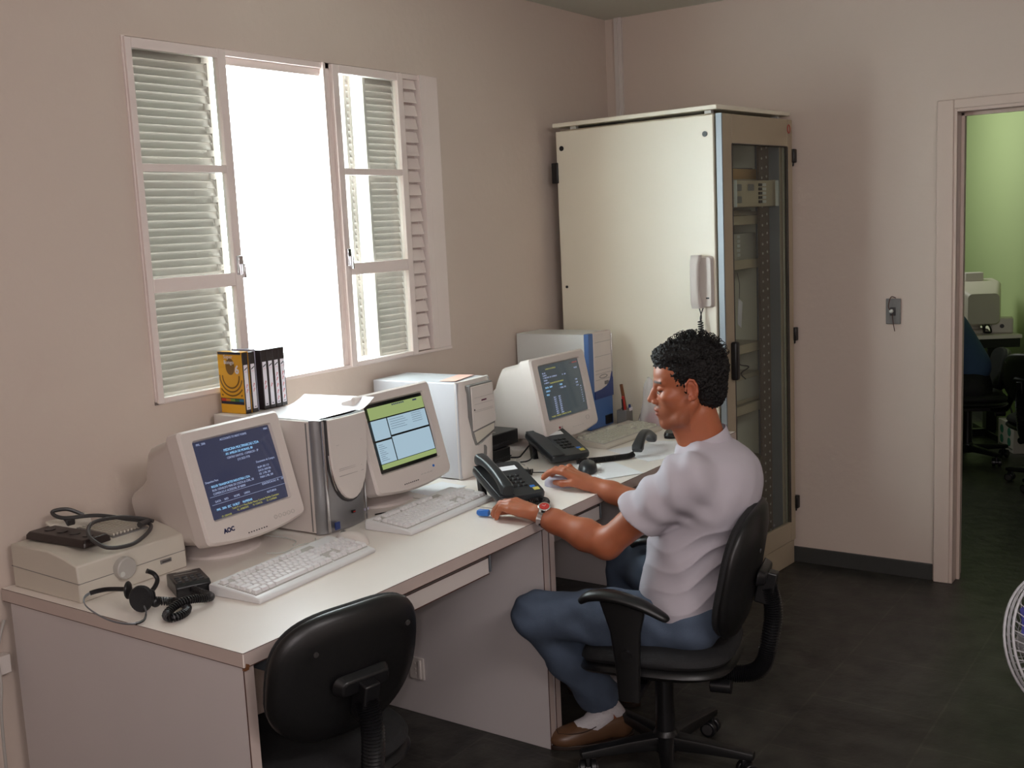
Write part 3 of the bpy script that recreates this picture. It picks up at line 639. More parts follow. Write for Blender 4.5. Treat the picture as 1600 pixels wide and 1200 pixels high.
mb = MB(); shield_mesh(mb, .176, .082, .343, .0005, .03); obj('shield_rim', mb, 'dgrey', fp, smooth=40)
mb = MB(); shield_mesh(mb, .166, .090, .342, -.0045, .03); sh_ = obj('shield_cover', mb, 'bay', fp, smooth=40)
mb = MB(); pts = [(x + .112, -.003, z) for x, z in shield(.170, .084, .343, 0, 0)][9:]; mb.tube(pts[8:], .0022, 6); mb.tube(pts[1:5], .0022, 6); obj('chrome_edge', mb, 'chrome', fp)
mb = MB()
mb.box(.06, .165, -.0128, -.011, .168, .169); mb.box(.06, .16, -.0128, -.011, .185, .1856); mb.box(.06, .15, -.0128, -.011, .19, .1906); mb.box(.055, .165, -.0120, -.010, .262, .2626)
obj('drive_seams', mb, 'thin', sh_)
mb = MB(); mb.cyl((.019, .004, .008), (.019, .004, .34), .0045, n=14); mb.cyl((.186, .006, .008), (.186, .006, .15), .003, n=10); obj('bright_pillar', mb, 'chrome', fp)
mb = MB(); mb.box(.112, .124, -.006, 0, .045, .053); obj('logo_plate', mb, 'black', fp); mb = MB(); mb.box(.1135, .1225, -.0075, -.0055, .0475, .0505); obj('logo_stripe', mb, 'red', fp)
mb = MB(); mb.box(.036, .056, -.0035, 0, .012, .034); obj('blue_sticker', mb, 'darkblue', fp); mb = MB(); mb.box(.178, .198, .006, .009, .034, .042); obj('badge', mb, 'lilac', fp)
# big white tower in the middle
pc2 = thing('computer_tower', 'large white tower with grey-edged drive bay cover, pink sheet on top', 'computer', (2.932, 2.256, DZ), R(1.5))
mb = MB(); mb.box(0, .20, .03, .405, .004, .343); obj('case', mb, 'white', pc2, bevel=.003)
mb = MB(); secs = []
for k in range(9):
    z = .002 + .344 * k / 8; d_ = .022 + .01 * math.sin(PI * k / 8) - (.01 if k in (0, 8) else 0)
    secs.append([(x, .036 - d_ * min(1, (1 - abs(2 * x / .2 - 1) ** 5) * 1.05), z) for x in [.2 * i / 14 for i in range(15)]] + [(.2, .04, z), (0, .04, z)])
mb.loft(secs); f2 = obj('front_panel', mb, 'bay', pc2, smooth=50)
bayp = [(.034, .332), (.172, .332), (.184, .22), (.176, .150), (.060, .115), (.044, .15), (.030, .22)]
mb = MB(); mb.prism(bayp, -.002, .02, 'y'); obj('bay_rim', mb, 'mgrey', f2, bevel=.003)
mb = MB(); mb.prism([(.037, .327), (.170, .327), (.1815, .185), (.041, .170)], -.006, .01, 'y'); by = obj('bay_cover', mb, 'bay', f2, bevel=.003)
mb = MB(); mb.prism([(.046, .165), (.174, .179), (.170, .155), (.062, .124)], -.0035, .006, 'y'); obj('lower_flap', mb, 'beige2', f2, bevel=.002)
mb = MB()
for z in (.285, .262, .24, .235): mb.box(.052, .165, -.0066, -.005, z, z + .0007)
obj('drive_seams', mb, 'thin', by)
mb = MB(); mb.box(.095, .125, -.0068, -.005, .270, .275); obj('drive_logo', mb, mat('maroon print', S(90, 30, 60), .5), by)
mb = MB(); mb.box(.048, .053, -.0072, -.005, .241, .247); obj('eject_button', mb, 'black', by)
mb = MB(); mb.tube(spline([(.060, -.0065, .118), (.1, -.0075, .130), (.168, -.005, .150)], 6), .002, 6); mb.tube([(.168, -.004, .152), (.150, -.004, .146), (.172, -.004, .142)], .0015, 5); obj('chrome_edge', mb, 'chrome', f2)
mb = MB(); mb.prism([(.112, .108), (.118, .1), (.116, .075), (.109, .062), (.113, .085)], -.0035, .02, 'y'); mb.tube(spline([(.109, -.003, .066), (.112, -.003, .04), (.105, -.003, .03)], 4), .001, 5); obj('power_button', mb, 'mgrey', f2)
mb = MB()
for k in range(4): mb.box(-.0008, .0, .10 + k * .012, .103 + k * .012, .075, .105 - k * .004)
obj('side_vents', mb, 'dgrey', pc2)
mb = MB(); mb.box(0, .155, 0, .062, 0, .0012); ps = obj('pink_sheet', mb, 'pink'); ps.location = (2.965, 2.315, DZ + .3455); ps.rotation_euler = (0, 0, R(12)); tag(ps, 'pink paper slip on top of the large white tower', 'paper')
# far tower with blue trim
pc3 = thing('computer_tower', 'tall tower with blue front trim behind the far monitor', 'computer', (3.868, 2.312, DZ), R(0))
mb = MB(); mb.box(0, .19, .02, .36, .004, .41); obj('case', mb, 'white2', pc3, bevel=.002)
mb = MB(); mb.box(.036, .19, -.004, .022, .155, .412); f3 = obj('front_panel', mb, 'beige', pc3, bevel=.006)
mb = MB(); mb.box(.0, .04, -.002, .022, .155, .412); mb.prism([(.0, .004), (.19, .004), (.19, .165), (.0, .165)], -.002, .022, 'y'); obj('blue_trim', mb, 'blue', pc3, bevel=.004)
mb = MB(); mb.prism([(.19, .28), (.182, .235), (.165, .20), (.135, .178), (.09, .168), (.036, .164), (.036, .13), (.19, .13)], -.0062, .0, 'y'); obj('blue_swoosh', mb, 'darkblue', f3)
mb = MB()
for z in (.37, .31, .25, .235, .21): mb.box(.045, .175, -.005, -.003, z, z + .001)
obj('drive_seams', mb, 'mgrey', f3)
mb = MB(); mb.tube([(.11 + .032 * math.cos(a_ * PI / 8), -.005, .222 + .007 * math.sin(a_ * PI / 8)) for a_ in range(17)], .0015, 5); mb.box(.12, .15, -.0065, -.003, .185, .2); obj('drive_details', mb, 'mgrey', f3)
mb = MB(); mb.box(.12, .175, -.006, .0, .012, .05); obj('card_slot', mb, 'black', pc3)
mb = MB(); mb.box(.182, .19, -.009, -.002, .21, .40); obj('chrome_strip', mb, 'chrome', pc3, bevel=.001)

# ================================================================= tapes on the tower
TZ = DZ + .3412
tx0, ty0, trz = 2.222, 2.552, R(1.5)
def tape(label, x, pen=1, dz=0):
    t = thing('video_cassette', label, 'video tape', (x, ty0 + (x - tx0) * math.sin(trz), TZ), trz, 'row of video cassettes on the tower')
    mb = MB(); mb.box(0, .024, 0, .098, 0, .187); bd = obj('shell', mb, 'vhs', t, bevel=.0015)
    mb = MB(); mb.box(.0045, .0195, -.0006, .0, .012, .150); lb = obj('spine_label', mb, 'label', t)
    mb = MB(); mb.prism([(.006, .136), (.018, .143), (.018, .1395), (.006, .1325)], -.001, -.0005, 'y'); mb.box(.009, .015, -.001, -.0005, .016, .0185); obj('logo_mark', mb, 'ink', lb)
    mb = MB(); zs = {1: [.075], 2: [.07, .085], 3: [.03, .05, .07, .09, .105]}[pen]
    for z in zs: mb.tube([(.012 + .003 * math.cos(a_), -.0009, z + .006 * math.sin(a_ * 1.3)) for a_ in [i * .7 for i in range(9)]], .0006, 4)
    mb.box(.007, .017, -.001, -.0005, .128, .1286); obj('red_writing', mb, 'redink', lb)
    return t
# yellow sleeve around the first cassette
sl = thing('cassette_sleeve', 'yellow printed card sleeve at the left end of the tape row', 'tape sleeve', (tx0 - .0015, ty0, TZ), trz)
mb = MB(); mb.box(0, .0012, 0, .105, 0, .19); bd = obj('card', mb, 'yellow', sl); mb = MB(); mb.box(.0262, .0274, 0, .105, 0, .19); mb.box(.0012, .0262, .1038, .105, 0, .19); mb.box(0.0012, .0262, .0, .105, .1888, .19); obj('card_side', mb, 'yellow', sl)
X_ = -.0006
mb = MB()
for r_, w_ in ((.046, .005), (.034, .005), (.058, .005), (.07, .005)):
    for k in range(34):
        a0 = PI * .98 + (PI * 1.04) * k / 34; a1 = PI * .98 + (PI * 1.04) * (k + 1) / 34
        q = [(.052 + (r_ + s_) * math.cos(a_), .115 + (r_ + s_) * math.sin(a_)) for a_, s_ in ((a0, 0), (a1, 0), (a1, w_), (a0, w_))]
        if all(.002 < y_ < .103 and z_ > .05 for y_, z_ in q): mb.add([(X_, y_, z_) for y_, z_ in q], [(0, 1, 2, 3)])
mb.add([(X_, .052 + .02 * math.cos(a_ * PI / 10), .145 + .026 * math.sin(a_ * PI / 10)) for a_ in range(20)], [tuple(range(20))]); obj('disc_print', mb, 'dyellow', bd)
mb = MB(); mb.add([(X_ * 1.2, .002, .028), (X_ * 1.2, .103, .028), (X_ * 1.2, .103, .047), (X_ * 1.2, .002, .047)], [(0, 1, 2, 3)]); mb.add([(X_ * 1.2, .002, .182), (X_ * 1.2, .103, .182), (X_ * 1.2, .103, .19), (X_ * 1.2, .002, .19)], [(0, 1, 2, 3)]); obj('black_band', mb, 'ink', bd)
for k, c in enumerate(((190, 50, 30), (200, 120, 30), (120, 150, 50), (50, 110, 60), (40, 110, 150))):
    y1 = .1 - k * .0195; mb = MB(); mb.add([(X_ * 1.6, y1, .037), (X_ * 1.6, y1 - .0195, .037), (X_ * 1.6, y1 - .0195, .045), (X_ * 1.6, y1, .045)], [(0, 1, 2, 3)]); obj('colour_stripe', mb, mat('stripe print', S(*c), .4, var=0), bd)
FX = Matrix(((0, 0, -1, 0), (-1, 0, 0, 0), (0, 1, 0, 0), (0, 0, 0, 1)))
text('large_numeral', '6', .036, T(-.0011, .032, .124) @ FX, 'label', bd, font_bold=.001)
text('small_print', 'Super\nBongo', .017, T(-.0011, .078, .170) @ FX, 'label', bd)
tape('black video tape standing inside the yellow sleeve, left end of row', tx0, 2)
names = ['black video tape right beside the yellow sleeve', 'first black tape right of the lilac grey sleeve', 'second black tape right of the lilac grey sleeve', 'third black tape right of the grey sleeve, long red writing', 'black tape at the right end of the row']
tape(names[0], tx0 + .0285, 2)
sg = thing('cassette_sleeve', 'empty lilac grey card sleeve standing between the black tapes', 'tape sleeve', (tx0 + .055, ty0 + .004, TZ), trz)
mb = MB(); mb.box(0, .001, 0, .1, 0, .192); mb.box(.0, .022, 0.03, .1, .189, .19); mb.box(.0205, .0215, .02, .1, 0, .19); mb.box(0, .021, .03, .031, 0, .189); obj('card', mb, 'lilac', sg)
for k in range(4): tape(names[k + 1], tx0 + .0775 + k * .0255, (2, 1, 3, 3)[k])
# papers on the tower
mb = MB(); n = 10; secs = []
for k in range(n + 1):
    t = k / n; lift = .0 if t < .7 else .03 * ((t - .7) / .3) ** 1.6
    secs.append([(-.02 + .26 * t, 0, .0012 + lift), (-.02 + .26 * t + .02, .30, .0012 + lift * .8 + .0), (-.02 + .26 * t + .02, .30, .002 + lift * .8), (-.02 + .26 * t, 0, .002 + lift)])
mb.loft(secs); o = obj('paper_sheet', mb, 'paper'); o.location = (2.226, 2.228, TZ - .0010); o.rotation_euler = (0, 0, R(4)); tag(o, 'white paper sheet with curled right edge lying on the silver tower', 'paper')

# ================================================================= keyboards
def keyboard(label, loc, rz, body='kbwhite', sc=1.0):
    t = thing('keyboard', label, 'keyboard', loc, rz)
    L, D = .452 * sc, .172
    prof = [(-D / 2, .003), (-D / 2 + .004, .0), (D / 2, .0), (D / 2, .026), (D / 2 - .005, .031), (-D / 2 + .026, .017), (-D / 2 + .004, .012), (-D / 2, .009)]
    mb = MB(); mb.prism(prof, -L / 2, L / 2, 'x'); bd = obj('body', mb, body, t, bevel=.003)
    sl = math.atan2(.014, D - .031); K = T(0, -D / 2 + .026, .0175) @ RX(sl)
    mb = MB(K); 
    for a, b, c, d in ((-L / 2 + .010, -L / 2 + .298 * sc, -.004, .097), (-L / 2 + .303 * sc, -L / 2 + .360 * sc, -.004, .097), (-L / 2 + .364 * sc, L / 2 - .009, -.004, .097), (-L / 2 + .010, L / 2 - .1, .104, .124)): mb.box(a, b, c, d, -.001, .0006)
    obj('key_well', mb, 'lgrey', t)
    u = .0192 * sc; cache = {}
    def key(x, y, wu, du=1):
        k = (wu, du)
        if k not in cache:
            w_, d_ = u * wu, .0188 * du; m_ = MB()
            o = lambda a, b, z, dy=0: [(x_, y_ + dy, z) for x_, y_ in rrect(a, b, .0015, 1)]
            m_.loft([o(w_ - .0015, d_ - .0015, 0), o(w_ - .0055, d_ - .006, .0075, .001)]); kk = obj('key', m_, 'wkey' if body == 'kbwhite' else 'wkey2', t, smooth=30); cache[k] = kk
        else:
            kk = cache[k].copy(); COL.objects.link(kk); kk.parent = t
        kk.matrix_basis = K @ T(x, y, .0003)
    x0 = -L / 2 + .013; cnt = 0
    rows = [[1.25, 1.25, 1.25, 6.25, 1.25, 1.25, 1.25, 1.25], [2.25] + [1] * 10 + [2.75], [1.75] + [1] * 11 + [2.25], [1.5] + [1] * 12 + [1.5], [1] * 13 + [2]]
    for r_, row in enumerate(rows):
        x = x0
        for w_ in row:
            key(x + w_ * u / 2, .0085 + r_ * .0188, w_); x += w_ * u
    for i in range(13):
        g = [0, 2, 3, 4, 5, 6.5, 7.5, 8.5, 9.5, 11, 12, 13, 14][i]; key(x0 + (g + .5) * u, .0085 + 5 * .0188 + .012, 1)
    bx_ = x0 + 15.3 * u
    for i in range(3): key(bx_ + (i + .5) * u, .0085, 1); key(bx_ + (i + .5) * u, .0085 + 3 * .0188, 1); key(bx_ + (i + .5) * u, .0085 + 4 * .0188, 1)
    key(bx_ + 1.5 * u, .0085 + .0188, 1)
    nx_ = bx_ + 3.35 * u
    for r_ in range(1, 5):
        for i in range(3): key(nx_ + (i + .5) * u, .0085 + r_ * .0188, 1)
    key(nx_ + u, .0085, 2); key(nx_ + 2.5 * u, .0085, 1)
    key(nx_ + 3.5 * u, .0085 + .0094, 1, 2); key(nx_ + 3.5 * u, .0085 + 2.5 * .0188, 1, 2); key(nx_ + 3.5 * u, .0085 + 4 * .0188, 1)
    return t
M['kbwhite'] = mat('white keyboard plastic', S(222, 222, 222), .35, var=.02); M['wkey'] = mat('white key caps', S(226, 224, 224), .35, var=.02); M['wkey2'] = mat('cream key caps', S(205, 205, 190), .4, var=.02)
keyboard('white keyboard in front of the leftmost monitor', (1.918, 2.058, DZ), R(4))
keyboard('white keyboard left of the man, near the silver tower', (2.532, 2.098, DZ), R(3), sc=.97)
keyboard('cream keyboard at the far end below the far monitor', (3.80, 2.145, DZ), R(-3), 'beige2', sc=.95)

# ================================================================= small things on the desk
# printer
pr = thing('dot_matrix_printer', 'beige dot matrix printer on the left end of the near desk', 'printer', (1.492, 2.372, DZ))
mb = MB(); mb.prism([(0, .004), (.003, 0), (.29, 0), (.29, .115), (.12, .118), (.06, .108), (.004, .094), (0, .05)], 0, .325, 'x'); pb = obj('casing', mb, 'beige2', pr, bevel=.004)
mb = MB(); mb.prism([(-.0006, .048), (.292, .056), (.292, .0575), (-.0006, .0495)], -.0008, .3258, 'x'); obj('casing_seam', mb, 'mgrey', pb)
mb = MB(); mb.prism([(.085, .1), (.245, .1), (.245, .121), (.13, .1195), (.085, .1155)], .165, .275, 'x'); obj('paper_bay', mb, 'mgrey', pb)
mb = MB()
for k in range(9): mb.box(.17 + k * .011, .174 + k * .011, .09, .24, .117, .1235)
obj('tractor_ribs', mb, 'beige2', pb)
mb = MB(); mb.prism([(.25, .115), (.28, .115), (.285, .15), (.262, .142)], .10, .22, 'x'); obj('paper_guide', mb, 'beige2', pr, bevel=.003)
mb = MB(); mb.cyl((.128, -.018, .056), (.128, .002, .056), .028, .030, n=28); kn = obj('platen_knob', mb, 'lgrey', pr, bevel=.003)
mb = MB(); mb.cyl((.112, -.0195, .045), (.112, -.0175, .045), .007, n=14); obj('knob_dimple', mb, 'wire', kn)
mb = MB(); mb.box(.240, .274, -.003, .002, .032, .042); obj('name_badge', mb, 'mgrey', pr); mb = MB(); mb.box(.244, .270, -.0036, -.002, .0352, .0385); obj('badge_lettering', mb, 'dgrey', pr)
# power strip and its cable on the printer
st = thing('power_strip', 'dark multi-socket power strip lying on top of the printer', 'power strip', (1.578, 2.535, DZ + .1195), R(4))
mb = MB(); mb.loft([[(x, y, 0) for x, y in rrect(.085, .235, .006)], [(x, y, .012) for x, y in rrect(.083, .232, .006)], [(x * .88, y * .96, .020) for x, y in rrect(.08, .23, .006)]]); obj('body', mb, 'vhs', st, bevel=.002)
mb = MB()
for k in range(4): mb.cyl((0, -.08 + k * .05, .0205), (0, -.08 + k * .05, .0215), .014, n=16)
obj('socket', mb, 'black', st)
pz = DZ + .1275
mb = MB(); mb.tube(spline([(1.665, 2.59, pz + .03), (1.632, 2.61, pz + .052), (1.60, 2.63, pz + .05), (1.61, 2.60, pz + .035), (1.68, 2.55, pz + .03), (1.735, 2.50, pz + .012), (1.765, 2.46, pz + .0), (1.745, 2.415, pz - .004), (1.69, 2.375, pz - .010), (1.63, 2.35, pz - .012), (1.572, 2.362, pz - .004), (1.565, 2.42, pz + .02), (1.61, 2.47, pz + .036), (1.69, 2.48, pz + .03), (1.755, 2.47, pz + .012), (1.772, 2.44, pz + .004)], 8), .0052, 8)
mb.cyl((1.765, 2.452, pz + .004), (1.725, 2.435, pz + .006), .008, n=10)
cbx = tag(obj('power_cable', mb, 'dgrey'), 'dark grey cable looped over the printer and power strip', 'cable')
mb = MB(); mb.box(-.014, .014, -.02, .02, 0, .03); pl_ = obj('plug', mb, 'dgrey', bevel=.004); pl_.location = (1.65, 2.648, DZ + .117); tag(pl_, 'dark plug standing at the back of the printer', 'plug')
# headset amplifier
am = thing('headset_amplifier', 'small black keypad box for the headset beside the left keyboard', 'amplifier', (1.694, 2.212, DZ), R(-26))
mb = MB(); mb.prism([(-.055, 0), (.058, 0), (.058, .034), (-.045, .034), (-.055, .026)], -.043, .043, 'x'); ab = obj('casing', mb, 'black', am, bevel=.003)
for j in range(3):
    for i in range(4):
        mb = MB(); mb.box(-.034 + i * .018, -.023 + i * .018, -.036 + j * .018, -.028 + j * .018, .033, .0365); obj('key', mb, 'phone', ab, bevel=.001)
mb = MB()
for i in range(4):
    for j in range(3): mb.box(-.032 + i * .018, -.025 + i * .018, -.025 + j * .018, -.0238 + j * .018, .0339, .0343)
mb.box(-.02, .02, .048, .051, .0339, .0343); mb.box(-.03, .03, .03, .032, .0339, .0343); obj('key_lettering', mb, 'lgrey', ab)
# headset
hs = thing('headset', 'black telephone headset with thin wire headband hanging over the desk corner', 'headset', (0, 0, 0))
c_ = Vector((1.505, 2.205, 0)); band = []
import itertools
A_ = [(1.534, 2.250, .784), (1.515, 2.305, .780), (1.480, 2.325, .774), (1.450, 2.290, .767), (1.436, 2.225, .758), (1.437, 2.16, .750), (1.455, 2.118, .746), (1.480, 2.112, .746), (1.502, 2.130, .750), (1.520, 2.155, .754), (1.526, 2.175, .762)]
pth = spline(A_, 8); mb = MB(); mb.tube(pth, .0016, 6, flat=2.2); obj('headband', mb, 'alu', hs)
mb = MB(); mb.tube(pth[0:15], .0034, 6, flat=1.7); obj('headband_pad', mb, 'black', hs)
mb = MB(); mb.tube(pth[50:66], .0022, 6, flat=1.6); obj('headband_pad', mb, 'black', hs)
mb = MB(); mb.ball((0, 0, 0), (.022, .008, .022), 8, T(1.534, 2.236, .784) @ RZ(.6)); obj('temple_pad', mb, 'black', hs)
mb = MB(); mb.loft([[(x, y_, z) for x, z in [(r_ * math.cos(a_ * PI / 14), r_ * math.sin(a_ * PI / 14) * 1.12) for a_ in range(28)]] for y_, r_ in ((-.014, .016), (-.016, .026), (-.008, .029), (.002, .027), (.004, .022), (.012, .018))]); 
mb.m = I4; o = obj('ear_cushion', mb, 'fabric', hs, smooth=60); o.matrix_basis = T(1.532, 2.180, .7735) @ RZ(R(-55)) @ RX(R(-8))
mb = MB(); mb.cyl((1.538, 2.184, .774), (1.562, 2.178, .770), .02, .016, n=16); mb.ball((1.560, 2.168, .757), (.014, .01, .013), 8); obj('ear_housing', mb, 'black', hs, bevel=.003)
mb = MB(); mb.tube(spline([(1.552, 2.180, .778), (1.572, 2.182, .790), (1.583, 2.186, .804), (1.580, 2.194, .818), (1.566, 2.200, .828)], 6), [.0055] * 24 + [.0065], 8); obj('microphone_boom', mb, 'black', hs)
mb = MB(); coil(mb, [(1.560, 2.168, .760), (1.584, 2.155, .753), (1.596, 2.125, .752), (1.580, 2.078, .752), (1.548, 2.050, .752), (1.515, 2.052, .752), (1.522, 2.080, .753), (1.555, 2.085, .764), (1.590, 2.078, .768), (1.635, 2.075, .758), (1.660, 2.090, .752), (1.666, 2.125, .752), (1.668, 2.16, .756)], .0085, .0026, .0062); obj('coiled_cord', mb, 'black', hs)
# mice
def mouse(name, label, loc, rz, m, sc=1, cord=None):
    t = thing(name, label, 'mouse', loc, rz); mb = MB(); secs = []
    for k in range(9):
        f_ = k / 8; z = .034 * sc * f_; s_ = math.sqrt(max(.02, 1 - (f_ * .98) ** 2.6))
        secs.append([(.030 * sc * s_ * math.cos(a_), .054 * sc * s_ * (math.sin(a_)) + .004 * f_, z) for a_ in [2 * PI * i / 28 for i in range(28)]])
    mb.loft(secs); obj('shell', mb, m, t, smooth=60)
    mb = MB(); mb.cyl((-.003, .028 * sc, .027 * sc), (.003, .028 * sc, .027 * sc), .009, n=12); obj('scroll_wheel', mb, 'mgrey', t)
    return t
mouse('computer_mouse', 'white mouse between the left keyboard and silver tower', (2.188, 2.112, DZ), R(10), 'bay')
mouse('computer_mouse', 'pale lilac mouse under the right hand of the man', (3.005, 1.925, DZ + .001), R(15), 'lilac')
t = mouse('computer_mouse', 'glossy black mouse lying on the papers behind the man hand', (3.22, 1.945, DZ + .004), R(-62), 'phone', 1.12)
mb = MB(); mb.tube(spline([(3.17, 1.97, .757), (3.12, 2.02, .752), (3.115, 2.07, .75), (3.10, 2.10, .75)], 6), .0022, 6); o = tag(obj('mouse_cable', mb, 'black'), 'thin black cable running from the black mouse', 'cable')
mb = MB(); coil(mb, [(3.10, 2.10, .752), (3.085, 2.14, .752), (3.08, 2.18, .752), (3.10, 2.215, .752), (3.14, 2.245, .752), (3.165, 2.29, .752)], .009, .003, .0062)
tag(obj('coiled_cord', mb, 'black'), 'black coiled cord on the desk right of the large white tower', 'cord')
mb = MB(); mb.tube([(3.115 + .014 * math.cos(a_ * PI / 9), 2.15 + .02 * math.sin(a_ * PI / 9), .765 + .01 * math.sin(a_ * PI / 9)) for a_ in range(17)], .003, 6); mb.box(3.125, 3.135, 2.175, 2.187, .742, .785)
tag(obj('cable_clip', mb, 'lgrey'), 'small grey clip and loop around the coiled cord', 'clip')
# desk telephones
def phone(label, loc, rz, handset=True):
    t = thing('desk_telephone', label, 'telephone', loc, rz); W, D = .165, .225
    K = T(0, -.112, .012) @ RX(R(17))
    mb = MB(K); sec = lambda s_, z: [(x, y + .112, z) for x, y in rrect(W * s_, D * s_, .018)]
    mb.loft([sec(.93, -.004), sec(1, .006), sec(1, .018), sec(.97, .024)]); bd = obj('body', mb, 'phone', t, smooth=40)
    mb = MB(K); mb.box(-W / 2 + .004, -W / 2 + .058, .008, D - .006, .022, .028); obj('handset_rest', mb, 'phone', bd, bevel=.004)
    mb = MB(); 
    for x in (-.07, .05): mb = MB(); mb.prism([(.045, 0), (.075, 0), (.088, .062), (.06, .055)], x, x + .02, 'x'); obj('stand_leg', mb, 'black', t, bevel=.002)
    mb = MB(K); mb.box(-.008, .058, .165, .19, .0235, .0252); obj('name_card', mb, 'paper', bd)
    for j in range(4):
        for i in range(3):
            mb = MB(K); mb.box(-.006 + i * .018, .007 + i * .018, .055 + j * .022, .066 + j * .022, .023, .0275); obj('button', mb, 'black', bd, bevel=.0015)
    mb = MB(K); mb.box(.046, .062, .040, .052, .0235, .0255); obj('blue_sticker', mb, 'bluep', bd); mb = MB(K); mb.box(.050, .070, .022, .038, .0235, .0255); obj('yellow_sticker', mb, mat('yellow sticker', S(200, 185, 90), .5), bd)
    if handset:
        mb = MB(K); secs = []
        for k in range(17):
            f_ = k / 16; y = .004 + (D - .0) * f_; e = abs(2 * f_ - 1); z = .052 + .010 * (1 - e ** 2) ; th = .026 + .020 * (e ** 4); w_ = .046 - .010 * (1 - e ** 3)
            if k in (0, 16): w_ *= .8; th *= .75
            secs.append([(x - W / 2 + .030, y, z - (th - .026) / 2 + zz) for x, zz in rrect(w_, th, .011)])
        mb.loft(secs); obj('handset', mb, 'phone', t, smooth=50)
    return t
p1 = phone('charcoal desk phone between the man hands', (2.792, 1.992, DZ), R(-30))
p2 = phone('charcoal desk phone with its handset off, below the far monitor', (3.36, 2.165, DZ), R(-28), False)
mb = MB(); coil(mb, [(2.695, 1.925, .752), (2.70, 1.88, .752), (2.695, 1.835, .752), (2.73, 1.815, .752), (2.775, 1.832, .752), (2.785, 1.865, .752), (2.755, 1.885, .75)], .009, .003, .0065)
o = obj('coiled_cord', mb, 'black', p1); o.matrix_parent_inverse = p1.matrix_basis.inverted()
hd = thing('telephone_handset', 'black telephone handset lying off the hook on papers', 'handset', (3.595, 1.915, DZ + .002), R(12))
mb = MB(); secs = []
for k in range(19):
    f_ = k / 18; e = abs(2 * f_ - 1); x = -.105 + .21 * f_; z = .026 + .045 * (1 - e ** 2); th = .026 + .014 * e ** 5; w_ = .046 - .012 * (1 - e ** 3)
    if k in (0, 18): w_ *= .8; th *= .7
    sl_ = -.9 * (2 * f_ - 1)
    secs.append([(x + b_ * math.sin(-sl_) * 1.0, a_, z + b_ * math.cos(sl_)) for a_, b_ in rrect(w_, th, .010)])
mb.loft(secs); obj('grip', mb, 'phone', hd, smooth=50)
mb = MB(); coil(mb, [(3.488, 1.905, .755), (3.465, 1.915, .751), (3.42, 1.945, .751), (3.36, 1.99, .751), (3.31, 2.045, .751)], .0085, .003, .0062)
tag(obj('coiled_cord', mb, 'black'), 'black stretched cord running from the lying handset to far phone', 'cord')
mb = MB(); mb.tube(spline([(3.33, 2.265, .79), (3.318, 2.29, .757), (3.31, 2.305, .745), (3.295, 2.36, .744)], 8), .003, 6); mb.tube(spline([(3.32, 2.23, .77), (3.28, 2.235, .745), (3.23, 2.27, .744), (3.20, 2.31, .744)], 8), .003, 6)
tag(obj('cable', mb, 'black'), 'two thin black wires behind the far desk phone', 'cable')
# network boxes
for nm, lab, loc, dims in (('network_box', 'upper black network box beside the large white tower', (3.142, 2.325, DZ + .054), (.205, .12, .056)), ('network_box', 'lower black box under the wider one beside large white tower', (3.142, 2.315, DZ), (.135, .14, .053))):
    t = thing(nm, lab, 'network box', loc); mb = MB(); mb.box(0, dims[0], 0, dims[1], 0, dims[2]); obj('casing', mb, 'black', t, bevel=.003)
    mb = MB()
    for k in range(9): mb.box(.02 + k * .014, .028 + k * .014, -.0008, 0, .015, .02)
    obj('front_lights', mb, 'phone', t)
# papers
def sheet(label, x, y, rz, w_, d_, z=0, m='paper', nm='paper_sheet'):
    mb = MB(); mb.box(-w_ / 2, w_ / 2, -d_ / 2, d_ / 2, 0, .0012); o = obj(nm, mb, m); o.location = (x, y, DZ + z + .0003); o.rotation_euler = (0, 0, rz); return tag(o, label, 'paper')
sheet('white paper sheet under the black mouse', 3.205, 1.955, R(-18), .19, .27)
sheet('second white sheet near the desk edge under the first', 3.27, 1.885, R(-32), .15, .22, -.0002 + .0015)
sheet('white printed sheet under the lying handset', 3.60, 1.90, R(-26), .20, .26)
sheet('white paper strip between keyboard and the man', 3.68, 1.885, R(15), .26, .16, .0015)
sheet('white paper lying under the middle monitor beside the large white tower', 2.80, 2.29, R(-8), .16, .12)
sheet('brown envelope in front of the far monitor stand', 3.66, 2.22, R(5), .12, .09, 0, 'wood', 'envelope')
mb = MB(); mb.tube(spline([(2.0, 2.26, .7425), (2.03, 2.22, .7425), (2.09, 2.235, .7425), (2.14, 2.215, .7425), (2.17, 2.24, .7425)], 8), .0018, 6); mb.tube(spline([(2.12, 2.40, .744), (2.13, 2.33, .744), (2.12, 2.27, .744), (2.09, 2.25, .7425)], 8), .0018, 6)
tag(obj('cable', mb, 'wire'), 'thin pale wire on the desk between leftmost monitor and keyboard', 'cable')
mb = MB(); mb.tube(spline([(2.44, 2.25, .745), (2.52, 2.222, .744), (2.62, 2.215, .7445), (2.72, 2.205, .7445), (2.76, 2.16, .7435)], 8), .0022, 6)
tag(obj('cable', mb, 'black'), 'thin black wire behind the keyboard near the middle monitor', 'cable')
